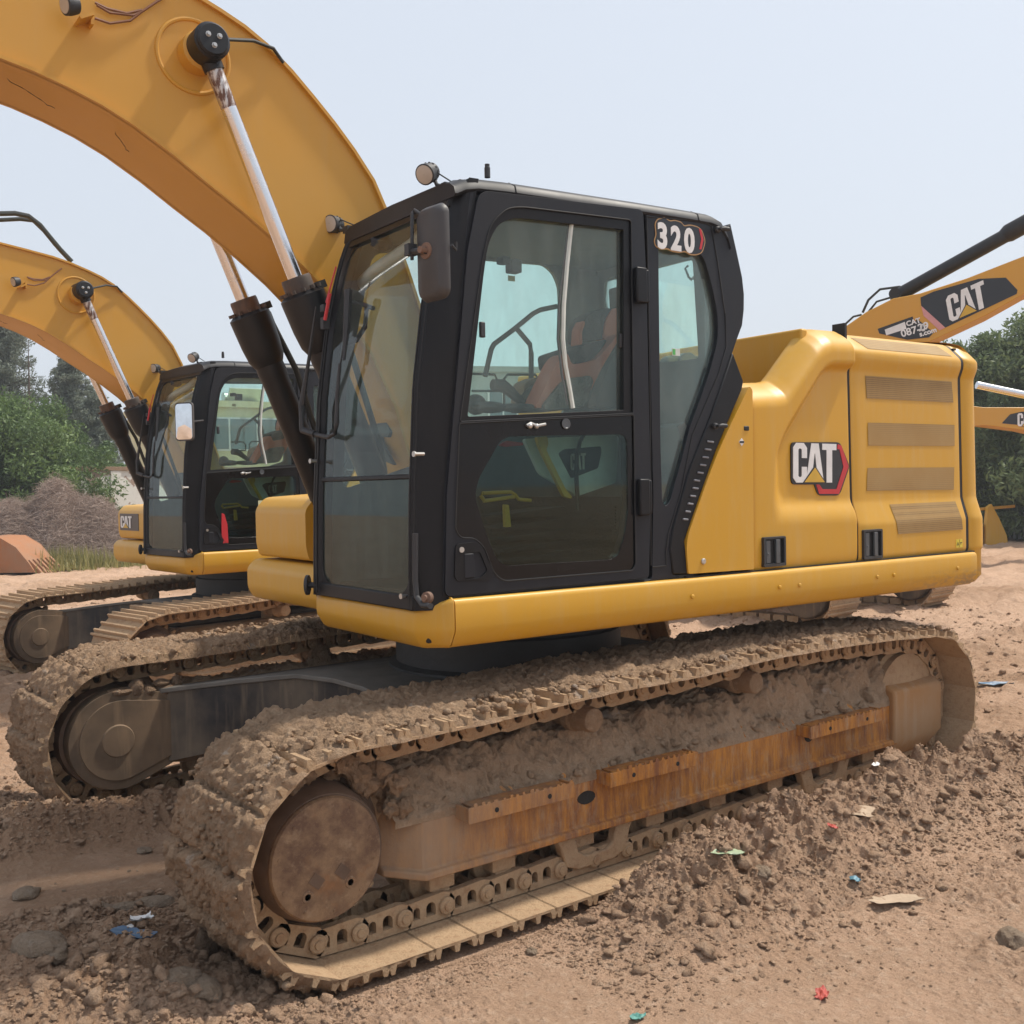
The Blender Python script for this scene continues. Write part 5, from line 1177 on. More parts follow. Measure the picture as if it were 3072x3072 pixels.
def template_blob(seed, n=5, amp=.6):
    bm = bmesh.new(); bmesh.ops.create_icosphere(bm, subdivisions=1 if n < 5 else 2, radius=1.0); rs = np.random.RandomState(int(seed*10)+1)
    v = np.array([x.co[:] for x in bm.verts]); f = np.array([[q.index for q in p.verts] for p in bm.faces]); bm.free()
    v *= (1+amp*(rs.rand(len(v))[:, None]-.5)*.55+amp*fbm(v[:, 0]*1.3+seed, v[:, 1]*1.3, v[:, 2]*1.3, 2)[:, None]*.9); v[:, 2] *= .8; return v, f
def scatter(name, pts, sizes, mat, label, seeds=12, n=5, amp=.7):
    T = [template_blob(s*3.7, n, amp) for s in range(seeds)]; V, F = [], []; o = 0
    for (p, s) in zip(pts, sizes):
        v, f = T[random.randrange(seeds)]; R3 = np.array(Matrix.Rotation(random.uniform(0, 6.28), 3, 'Z') @ Matrix.Rotation(random.uniform(-.6, .6), 3, 'X'))
        V.append((v*np.array([s*random.uniform(.7, 1.4), s, s*random.uniform(.6, 1)]))@R3.T+np.array(p)); F.append(f+o); o += len(v)
    ob = big_mesh(name, np.concatenate(V), np.concatenate(F), mat, smooth=n >= 5); tag(ob, label, 'soil lumps', None, 'stuff'); return ob
def scatter_clods():
    P_, S_ = [], []
    def add(n, fx, fy, s0, s1):
        xs = np.array([fx() for _ in range(n)]); ys = np.array([fy(x) for x in xs]); zs, _ = ground_z(xs, ys)
        for x, y, z in zip(xs, ys, zs):
            s = (s0+(s1-s0)*random.random()**3.6)*.8; P_.append((x, y, z+s*.2)); S_.append(s)
    U_ = random.uniform
    add(900, lambda: U_(-3.0, 1.1), lambda x: random.gauss(1.85, .22), .008, .040)
    add(420, lambda: random.gauss(2.38, .18), lambda x: U_(.2, 2.0), .008, .040)
    add(300, lambda: random.gauss(2.35, .25), lambda x: U_(-2.2, -.5), .008, .035)
    add(260, lambda: U_(-1, 3.2), lambda x: random.gauss(-.72, .10), .008, .032)
    add(420, lambda: U_(1.9, 3.3), lambda x: U_(.25, 1.8), .008, .040)
    add(1200, lambda: U_(-9, -2), lambda x: U_(-4, 3), .008, .045)
    add(1100, lambda: U_(-3, 5), lambda x: U_(-14, -3), .01, .05)
    scatter('soil_clods', P_, S_, M['ground2'], 'crumbly brown clay clods scattered over the yard', 16, 6, 1.0)
    P_.clear(); S_.clear()
    add(15000, lambda: U_(-3.2, 1.2), lambda x: random.gauss(1.87, .26), .0025, .014)
    add(4500, lambda: U_(.3, 2.2), lambda x: random.gauss(1.60, .10), .002, .008)
    add(7000, lambda: random.gauss(2.38, .2), lambda x: U_(.2, 2.0), .003, .015)
    add(4000, lambda: random.gauss(2.35, .25), lambda x: U_(-2.2, -.5), .003, .015)
    add(4500, lambda: U_(-1, 3.2), lambda x: random.gauss(-.74, .10), .003, .014)
    add(8000, lambda: U_(1.9, 3.3), lambda x: U_(.25, 1.8), .003, .015)
    add(11000, lambda: U_(-6, 2.3), lambda x: 1.6+3.0*random.random()**1.3, .002, .008)
    add(5000, lambda: U_(-9, -2), lambda x: U_(-4, 3), .004, .02)
    scatter('soil_crumbs', P_, S_, M['ground2'], 'fine loose soil crumbs covering the churned yard', 24, 4, 1.0)
    P_.clear(); S_.clear()
    add(260, lambda: U_(-7, 2.4), lambda x: U_(1.65, 4.3), .003, .010); add(120, lambda: U_(1.8, 3.2), lambda x: U_(-.2, 1.8), .003, .012); add(160, lambda: U_(-9, -2), lambda x: U_(-3, 2), .006, .02)
    scatter('pebbles', P_, S_, M['stone'], 'small pale pebbles and grit strewn across the soil', 8, 4, .5)

def rock(px, py, s, label, seed, sq=(1.3, 1, .6), mat='stone', amp=.45):
    x, y = G(px, py, .02); z = gz(x, y); m = MB().blob((0, 0, 0), s, amp, 1.3, 12, sq, seed)
    v = [(math.floor(a/s*4)/4*s*.35+a*.65, b, c) for a, b, c in m.v]; m.v = v
    o = m.build('stone', M[mat], None, sharp=28); o.location = (x, y, z+s*sq[2]*.35); o.rotation_euler.z = seed*1.7; tag(o, label, 'stone'); return o
def scrap(name, px, py, w_, h_, mat, label, cat, seed, rz=0.0, wav=.3):
    x, y = G(px, py, .02); z = gz(x, y); n = 14; u, v = np.meshgrid(np.linspace(-1, 1, n), np.linspace(-1, 1, n), indexing='ij')
    e = 1+.25*vnoise(u*2+seed, v*2, seed); X = u*w_/2*e*(1-.25*np.abs(v)**3); Yy = v*h_/2*e; Zz = w_*wav*.4*fbm(u*1.6+seed, v*1.6, seed, 3)+.010+w_*.02
    A = np.stack([X, Yy, Zz], -1); B_ = A.copy(); B_[..., 2] -= .002; m = MB().grid(A).grid(B_)
    k = [A[i, 0] for i in range(n)]; o = m.build(name, mat, None, sharp=60); o.location = (x, y, z); o.rotation_euler.z = rz; tag(o, label, cat); return o

def litter():
    blue = plain('blue_plastic', (0.05, 0.10, 0.17), .4); green = plain('green_plastic', (0.36, 0.44, 0.28), .5); redp = plain('red_plastic', (0.42, 0.07, 0.05), .6)
    wht = plain('white_plastic', (.75, .74, .72), .5); card = plain('dirty_card', (.45, .34, .24), .9, 0, .3); teal = plain('teal_plastic', (.10, .28, .24), .6)
    rock(125, 2895, .085, 'large pale rock in the churned soil at the bottom left', 3.1, (1.2, 1, .6)); rock(172, 2915, .040, 'small stone leaning on the large rock at bottom left', 4.4)
    rock(455, 2722, .065, 'flat tan stone slab between the tracks below the pressed lane', 5.2, (1.3, .9, .4)); rock(305, 2755, .055, 'tan stone lying left of the flat slab', 6.3, (1.2, .9, .5)); rock(370, 2750, .050, 'brown stone wedged between the tan stone and the slab', 6.9, (1.1, .8, .45))
    rock(80, 2705, .055, 'brown stone near the left edge below the pressed lane', 7.7, (1.2, .9, .5)); rock(430, 2560, .035, 'thin dark stone lying alone on the pressed lane', 8.1, (1.5, 1, .3))
    rock(545, 3030, .060, 'whitish grey stone at the bottom edge', 9.2, (1.2, 1, .6)); rock(615, 3035, .055, 'light brown stone beside the whitish one at the bottom edge', 10.2, (1.2, 1, .7)); rock(625, 2860, .055, 'upright brown clod in front of the near track', 11.4, (.9, .8, 1), 'clod')
    rock(3040, 2830, .050, 'pale lump of stone at the right edge', 12.5, (1.1, 1, .8)); rock(2290, 2715, .035, 'small pinkish stone next to the dark wrapper', 13.5); rock(2110, 2555, .022, 'round pale pebble at the foot of the clay ridge', 14.6, (1, 1, .9)); rock(1595, 2853, .020, 'brown stone alone on the smooth soil beside the track', 15.6)
    scrap('card_scrap', 2585, 2550, .16, .10, card, 'torn tan cardboard piece on the slope of the clay ridge', 'scrap', 1.1, .6, .25)
    scrap('flat_slab', 2690, 2718, .20, .075, card, 'long flat splintered board lying at the right', 'board', 2.2, 2.6, .10)
    scrap('plastic_scrap', 2185, 2718, .12, .05, green, 'pale green plastic strip lying on the bare soil', 'litter', 3.3, 2.5, .2)
    scrap('wrapper', 2240, 2690, .06, .05, plain('dark_wrapper', (.12, .05, .06), .5), 'crumpled dark red wrapper beside the green strip', 'litter', 4.1, .2, .8)
    scrap('plastic_scrap', 2500, 2607, .055, .035, redp, 'reddish white plastic shred below the clay ridge', 'litter', 5.1, .9, .7)
    scrap('plastic_scrap', 2565, 2685, .035, .045, plain('cyan_plastic', (.12, .26, .33), .5), 'small twisted light blue plastic shred', 'litter', 6.1, .3, 1.0)
    scrap('plastic_scrap', 2465, 2985, .060, .040, redp, 'bright red plastic scrap near the bottom right', 'litter', 7.1, .5, .8)
    scrap('plastic_scrap', 1910, 3050, .050, .035, teal, 'teal plastic scrap at the bottom edge', 'litter', 8.1, .1, .6)
    scrap('foil_scrap', 428, 2830, .045, .075, wht, 'bright white foil scrap standing in the soil at left', 'litter', 9.1, 1.0, 1.3); scrap('foil_scrap', 380, 2845, .05, .03, wht, 'dull white plastic bit left of the bright foil scrap', 'litter', 9.9, .4, .5)
    scrap('plastic_bag', 405, 2945, .17, .045, blue, 'dark blue torn bag half buried at bottom left', 'litter', 10.3, 2.2, .35)
    scrap('plastic_scrap', 2980, 2085, .28, .06, plain('light_blue_plastic', (.12, .20, .30), .5), 'light blue plastic strip beyond the rear of the near track', 'litter', 11.1, 2.4, .2)
    scrap('card_scrap', 2630, 2300+155, .05, .03, wht, 'small white chip on the clay ridge', 'litter', 12.1, .3, .5)
    scrap('rag', 2130, 2440+40, .11, .03, card, 'curled tan strip on the clay ridge', 'scrap', 13.3, 2.4, .5)

# ------------------------------------------------------------------ leaves and trees
def leafmat(name, c1, c2, c3):
    m, n, b = new_mat(name); at = N(n, 'ShaderNodeAttribute', attribute_name='shade')
    c = ramp(n, at.outputs['Fac'], [(0.0, c1), (.5, c2), (1.0, c3)]); n.links.new(c, b.inputs['Base Color']); b.inputs['Roughness'].default_value = .6
    out = n.nodes['Material Output']; tl = N(n, 'ShaderNodeBsdfTranslucent'); n.links.new(c, tl.inputs[0]); mx = N(n, 'ShaderNodeMixShader'); mx.inputs[0].default_value = .3
    n.links.new(b.outputs[0], mx.inputs[1]); n.links.new(tl.outputs[0], mx.inputs[2]); n.links.new(mx.outputs[0], out.inputs[0]); return m
M['leaf'] = leafmat('broad_leaves', (.06, .105, .03), (.11, .18, .05), (.19, .27, .08))
M['leafdark'] = leafmat('dark_leaves', (.06, .095, .035), (.11, .16, .06), (.19, .25, .10))
M['conifer'] = leafmat('hazed_needles', (.12, .15, .11), (.17, .20, .15), (.23, .26, .20))  # needle colour greyed and lightened to hold distance haze
M['bark'] = plain('bark', (.13, .10, .08), .9, 0, .5, 30)
M['twig'] = leafmat('dry_twigs', (.34, .25, .20), (.46, .35, .29), (.60, .48, .41))
M['grass'] = leafmat('dry_grass', (.16, .17, .05), (.30, .28, .09), (.42, .36, .16))
def leaf_cloud(name, centers, size, n_per, mat, parent, rs, elong=1.6, droop=0.0):
    """centers: (k,4) x,y,z,r.  Many small leaf quads in loose clumps."""
    C = np.repeat(centers, n_per, axis=0); n = len(C)
    d = rs.normal(size=(n, 3)); d /= np.linalg.norm(d, axis=1)[:, None]; rad = rs.rand(n)**.45
    p = C[:, :3]+d*(C[:, 3:4]*rad[:, None])*np.array([1, 1, .8])
    a = rs.normal(size=(n, 3)); a[:, 2] -= droop; a /= np.linalg.norm(a, axis=1)[:, None]; b = np.cross(a, rs.normal(size=(n, 3))); b /= np.linalg.norm(b, axis=1)[:, None]
    s = size*(.6+.8*rs.rand(n))[:, None]; a = a*s*elong; b = b*s*.5
    V = np.stack([p-a, p+b, p+a, p-b], 1).reshape(-1, 3); F = np.arange(4*n).reshape(-1, 4)
    sh = np.clip(np.repeat(rs.rand(len(centers)), n_per)*.6+rs.rand(n)*.5, 0, 1)
    return big_mesh(name, V, F, mat, parent, {'shade': np.repeat(sh, 4)}, smooth=False)
def branchy(m, base, tip, r0, rs, k=5, spread=.6):
    base, tip = Vector(base), Vector(tip); L = (tip-base).length
    mid = (base+tip)/2+Vector(rs.normal(size=3))*L*.05; m.tube([base, mid, tip], [r0, r0*.7, r0*.25], 7)
    ends = []
    for i in range(k):
        t = .3+.65*(i+.5)/k; p = base.lerp(tip, t); d = Vector(rs.normal(size=3)); d.z = abs(d.z)*.6+.2; d.normalize(); e = p+d*L*spread*(1.15-t)
        m.tube([p, p.lerp(e, .5)+Vector((0, 0, .05*L*.3)), e], [r0*.42*(1.1-t), r0*.3*(1.1-t), r0*.08], 5); ends.append(e)
    return ends
def broad_tree(name, label, pos, h, w_, seed, mat='leaf', leaf=.07, clumps=90, per=170, low=.25, group=None):
    rs = np.random.RandomState(seed); root = thing(name, label, 'tree', (pos[0], pos[1], pos[2] if len(pos) > 2 else -.1), 0, group); m = MB()
    ends = []
    for i in range(4):
        a = rs.rand()*6.28; ends += branchy(m, (0, 0, 0) if i == 0 else (.05*math.cos(a), .05*math.sin(a), h*.15*i/3), (w_*.22*math.cos(a), w_*.22*math.sin(a), h*(.6+.25*rs.rand())), h*.03, rs, 7, .55)
    m.build('trunk', M['bark'], root)
    c = []
    while len(c) < clumps:
        u = rs.rand()*6.28; zz = low+(1-low)*rs.rand(); rr = w_/2*math.sqrt(rs.rand())*(math.sin(math.pi*min(1, max(0.05, (zz-low+.12)/(1.12-low))))**.55)
        c.append((rr*math.cos(u), rr*math.sin(u), zz*h+.12*h*rs.randn()*.4, w_*(.06+.08*rs.rand())))
    c += [(e.x, e.y, e.z, w_*.09) for e in ends]
    leaf_cloud('crown', np.array(c), leaf, per, M[mat], root, rs); return root
def conifer(name, label, pos, h, w_, seed, dens=1.0, leafy=True, group=None):
    rs = np.random.RandomState(seed); root = thing(name, label, 'tree', (pos[0], pos[1], -.1), 0, group); m = MB(); m.tube([(0, 0, 0), (.05, 0, h*.5), (0, .03, h)], [h*.014, h*.009, h*.001], 8)
    c = []; nb = int(190*dens) if leafy else 70
    for i in range(nb):
        t = .10+.88*(i+rs.rand())/nb; z = t*h; L = w_/2*(1-t)**.7*(.45+.75*rs.rand()**.7)+.06; a = rs.rand()*6.28
        e = Vector((L*math.cos(a), L*math.sin(a), z+L*(.25 if leafy else .55))); m.tube([(0, 0, z), (e.x*.55, e.y*.55, z+L*.22), e], [h*.0028*(1.2-t), h*.002*(1.2-t), h*.0006], 4)
        if leafy:
            for q in (.25, .5, .75, 1.0):
                if rs.rand() < .62: c.append((e.x*q+rs.normal()*.1, e.y*q+rs.normal()*.1, z+(e.z-z)*q+rs.normal()*.12, w_*(.05+.05*rs.rand())*(1.2-t*.5)))
    m.build('trunk', M['bark'], root)
    if leafy: leaf_cloud('crown', np.array(c), .040, int(44*dens), M['conifer'], root, rs, 1.8, .4)
    return root
def sticks(name, n, fn, mat, rs, r0, L0, L1, parent=None):
    V = []; F = []
    P0 = np.array([fn() for _ in range(n)]); d = rs.normal(size=(n, 3)); d[:, 2] *= .45; d /= np.linalg.norm(d, axis=1)[:, None]
    L = (L0+(L1-L0)*rs.rand(n))[:, None]; b = np.cross(d, [0, 0, 1.0])+rs.normal(size=(n, 3))*.2; b /= np.linalg.norm(b, axis=1)[:, None]; c = np.cross(d, b)
    mid = P0+rs.normal(size=(n, 3))*L*.12; ring = []
    for (cen, k) in ((P0-d*L/2, .5), (mid, 1.0), (P0+d*L/2, .3)):
        for q in range(3): t = 2*PI*q/3; ring.append(cen+(b*math.cos(t)+c*math.sin(t))*r0*k)
    V = np.stack(ring, 1).reshape(-1, 3); base = np.arange(n)[:, None]*9; f = []
    for s_ in (0, 3):
        for q in range(3): f.append(np.concatenate([base+s_+q, base+s_+(q+1) % 3, base+s_+3+(q+1) % 3, base+s_+3+q], 1))
    return big_mesh(name, V, np.concatenate(f), mat, parent, {'shade': np.repeat(rs.rand(n), 9)})

def at_dist(px, dist, h=0.0):
    d = ray(px, 1455); d = d/np.hypot(d[0], d[1]); return (CAM[0]+d[0]*dist, CAM[1]+d[1]*dist, h)
def zat(px, py, dist):
    d = ray(px, py); return CAM[2]+d[2]/math.hypot(d[0], d[1])*dist

def left_background():
    rs = np.random.RandomState(5)
    g = 'trees behind the brush pile'
    broad_tree('broadleaf_tree', 'bushy bright green tree at the far left behind the brush pile', at_dist(-40, 34), 4.2, 6.4, 1, 'leaf', .045, 150, 420, .05, g)
    broad_tree('broadleaf_tree', 'bushy green tree right of the far-left one, in front of the tall conifers', at_dist(125, 36), 4.0, 4.0, 2, 'leaf', .045, 120, 400, .05, g)
    broad_tree('shrub', 'lower yellow-green shrub above the white wall', at_dist(300, 37), 3.0, 3.0, 3, 'leaf', .045, 60, 260, .1, g)
    broad_tree('shrub', 'small dark green shrub in front of the white wall', at_dist(400, 32.0), 1.2, 1.6, 4, 'leaf', .035, 40, 200, .1, g)
    broad_tree('shrub', 'small leafy shrub beside the far machine front', at_dist(455, 31), 1.3, 1.6, 14, 'leaf', .035, 36, 180, .1, g)
    conifer('tall_conifer', 'tall grey green conifer at the left edge under the boom', at_dist(25, 44), 9.6, 4.6, 6, 1.7, True, g)
    conifer('tall_conifer', 'tall sparse conifer behind the far boom cylinders', at_dist(222, 42), 6.9, 3.6, 7, 1.6, True, g)
    conifer('tall_conifer', 'shorter dense conifer right of the sparse one', at_dist(285, 40), 5.2, 3.2, 8, 1.4, True, g)
    conifer('bare_tree', 'leafless pointed tree standing between the conifers', at_dist(98, 43), 7.5, 1.5, 9, 1, False, g)
    # brush pile: a mound with cut twigs all over it
    root = thing('brush_pile', 'big heap of dry grey brown cut branches behind the far machine', 'brush pile', (*at_dist(130, 29.8)[:2], 0))
    ax = Vector((RC[0][0], RC[0][1], 0)).normalized(); ay = Vector((-ax.y, ax.x, 0))
    def H(u, v): return 1.62*math.exp(-(abs(u)/3.0)**3.2)*math.exp(-(abs(v)/1.5)**2.4)*(1+.16*math.sin(u*2.3+.6)+.10*math.sin(u*5.1+v*2))+.08
    uu, vv = np.meshgrid(np.linspace(-4.2, 4.2, 90), np.linspace(-2.4, 2.4, 60), indexing='ij'); Hh = np.vectorize(H)(uu, vv)+.10*fbm(uu*1.5, vv*1.5, 1, 4)
    A = np.stack([ax.x*uu+ay.x*vv, ax.y*uu+ay.y*vv, Hh-.25], -1); grid_mesh('litter_core', A, plain('twig_litter', (.24, .175, .14), .95, 0, .8, 30), root)
    def fn():
        u, v = rs.uniform(-3.9, 3.9), rs.uniform(-2.1, 2.1); h = H(u, v)-.15; return (ax.x*u+ay.x*v, ax.y*u+ay.y*v, h+rs.rand()*.16)
    sticks('cut_branches', 24000, fn, M['twig'], rs, .0055, .15, .65, root)
    gx = lambda: at_dist(rs.uniform(60, 470), rs.uniform(22.5, 25.5))
    def gf():
        u = rs.uniform(100, 470) if rs.rand() < .75 else rs.uniform(-60, 900); return (*at_dist(u, 27.3+rs.normal()*.6)[:2], -.02)
    n = 9000; P = np.array([gf() for _ in range(n)]); hh = (.08+.42*rs.rand(n)**1.6*(.4+.9*np.abs(np.sin(P[:, 0]*2.3+P[:, 1])))); tip = P+np.stack([rs.normal(size=n)*.08, rs.normal(size=n)*.08, hh], 1); wv = rs.normal(size=(n, 3))*.010; wv[:, 2] = 0
    V = np.stack([P-wv, P+wv, tip], 1).reshape(-1, 3); o = big_mesh('grass', V, np.arange(3*n).reshape(-1, 3), M['grass'], None, {'shade': np.repeat(rs.rand(n), 3)}, False); tag(o, 'yellowish green dry grass in front of the brush pile', 'grass', None, 'stuff')
    # old white wall
    a, b = Vector(at_dist(205, 34.0)), Vector(at_dist(900, 39)); d = (b-a).normalized(); nn = Vector((d.y, -d.x, 0)); ang = math.atan2(d.y, d.x); L = (b-a).length
    w_ = thing('garden_wall', 'old whitewashed wall with fallen plaster behind the shrubs', 'wall', a, ang)
    m = MB(); m.box((L/2, 0, 1.2), (L, .24, 2.4)); m.build('wall_face', M['plaster'], w_); m = MB(); m.box((L/2, 0, 2.45), (L+.1, .36, .12)); m.build('coping', M['clod'], w_, bevel=.01)
    m = MB()
    for i in range(int(L/2.6)): m.box((1.45+i*2.6, 0, 1.2), (.34, .32, 2.39))
    m.build('wall_pier', M['plaster'], w_)
    # old rusty bucket with teeth
    p = Vector(G(62, 1712, 0)+(0,)); r = thing('rusty_bucket', 'rusty orange digging bucket with worn teeth lying at the left edge', 'excavator bucket', p, math.atan2(ax.y, ax.x))
    prof = [(-.9, .0), (-.9, .62), (-.55, .80), (-.15, .78), (.20, .56), (.48, .20), (.60, .0), (.52, .02), (.40, .22), (.15, .50), (-.15, .70), (-.52, .72), (-.82, .56), (-.82, .0)]
    m = MB(); m.prism(prof, -.60, .60, 'xz'); m.build('bucket_shell', M['bucket'], r, bevel=.01)
    m = MB(); side = prof[:7]; m.prism(side, -.63, -.60, 'xz'); m.prism(side, .60, .63, 'xz'); m.build('side_plate', M['bucket'], r)
    for i in range(6):
        m = MB(); y = -.52+i*.208; m.prism([(.40, .26), (.46, .28), (.66, .07), (.76, -.06), (.70, -.06), (.52, .06)], y-.045, y+.045, 'xz'); m.build('tooth', M['bucket'], r, bevel=.01)
def plaster():
    m, n, b = new_mat('old_plaster'); v = coords(n); f = noise_n(n, v, .9, 5, .6); g = noise_n(n, v, 8, 5)
    c = mixc(n, ramp(n, f, [(.50, 0), (.515, 1)]), (.62, .62, .58), (.30, .22, .17)); c = mixc(n, ramp(n, g, [(.5, 0), (.8, .4)]), c, (.35, .33, .28)); n.links.new(c, b.inputs['Base Color']); b.inputs['Roughness'].default_value = .9; return m
M['plaster'] = plaster()
M['bucket'] = paint('rusty_orange_paint', (.34, .14, .055), .7, (.28, .20, .14), .7, .5, 0)

def building(name, label, pa, pb, da, db, ztop, wallc, nwin, floors, tanks):
    a, b = Vector(at_dist(pa, da)), Vector(at_dist(pb, db)); d = (b-a); L = d.length; ang = math.atan2(d.y, d.x)
    r = thing(name, label, 'building', a, ang); mt = plain(name+'_render', wallc, .85, 0, 0, 3, .1)
    dep = 9.0; sgn = 1 if (Vector(CAM[:2].tolist()+[0])-a).cross(d).z > 0 else -1
    m = MB(); m.box((L/2, sgn*dep/2, ztop/2), (L, dep, ztop)); m.box((L/2, sgn*dep/2, ztop+.15), (L+.4, dep+.4, .3)); m.build('wall', mt, r)
    fl = ztop/floors
    for f in range(floors):
        for i in range(nwin):
            x = (i+.5)*L/nwin; z = (f+.55)*fl; m = MB(); m.box((x, -sgn*.03, z), (1.7, .10, 1.6)); w_ = m.build('window_frame', M['white'], r)
            m = MB()
            for k in (-.4, .4): m.box((x+k, -sgn*.09, z), (.70, .04, 1.44))
            m.build('window_pane', M['dullglass'], w_)
    for i in range(tanks):
        x = (i+.4)*L/tanks; m = MB(); m.tube([(x-1, sgn*1.5, ztop+.6), (x+1, sgn*1.5, ztop+.6)], .25, 12); m.box((x, sgn*1.1, ztop+.65), (1.8, .1, .9), rx=.6*sgn); m.build('solar_water_heater', M['metal'], r)
M['dullglass'] = plain('far_window_glass', (.10, .14, .16), .15)

def right_background():
    rs = np.random.RandomState(8); g = 'trees beyond the yard at the right'
    for i, (px, ds, h, w_, s_) in enumerate(((2860, 33, 4.5, 4.8, 21), (3000, 31, 5.1, 5.2, 22), (3170, 30.5, 5.5, 6.0, 23), (2700, 36, 4.2, 5.0, 24))):
        broad_tree('yard_tree', ('dark green tree just right of the hood end', 'tallest dark tree at the right edge of the view', 'dark tree mostly outside the right edge', 'dark tree hidden behind the machine hood')[i], at_dist(px, ds), h, w_, s_, 'leafdark', .05, 130, 420, .12, g)
    broad_tree('yard_shrub', 'low dark hedge bush behind the picket fence', at_dist(2990, 33.5), 3.0, 6.0, 31, 'leafdark', .05, 90, 330, .0, g)
    broad_tree('yard_shrub', 'dark hedge bush further right behind the fence', at_dist(3120, 32.5), 3.2, 6.0, 32, 'leafdark', .05, 90, 330, .0, g)
    # picket fence
    a, b = Vector(at_dist(2890, 31.5)), Vector(at_dist(3220, 29)); d = b-a; L = d.length
    f = thing('picket_fence', 'pale grey picket fence under the dark trees', 'fence', a, math.atan2(d.y, d.x)); m = MB()
    for i in range(int(L/.16)): m.box((i*.16, 0, .75), (.06, .03, 1.3+.06*rs.rand()))
    m.build('picket', M['picket'], f); m = MB(); m.box((L/2, .03, .4), (L, .03, .07)); m.box((L/2, .03, 1.15), (L, .03, .07)); m.build('fence_rail', M['picket'], f)
    # yellow bucket cheek
    p = Vector(G(2990, 1606, 0)+(0,)); r = thing('yellow_blade', 'yellow curved loader blade standing by the fence', 'blade', p*0+Vector(at_dist(2992, 28.5)), math.atan2(RC[0][1], RC[0][0])+.1)
    m = MB(); m.prism([(-.35, 0), (-.33, .55), (-.28, .95), (-.18, 1.02), (.02, .65), (.20, .25), (.24, 0)], -.06, .06, 'xz'); m.build('blade_plate', M['yellow'], r, bevel=.01)
    m = MB(); m.box((-.5, .1, .30), (.2, .3, .5)); m.box((.0, .1, .92), (1.0, .06, .07), ry=-.06); m.build('blade_arm', M['boom'], r, bevel=.01)

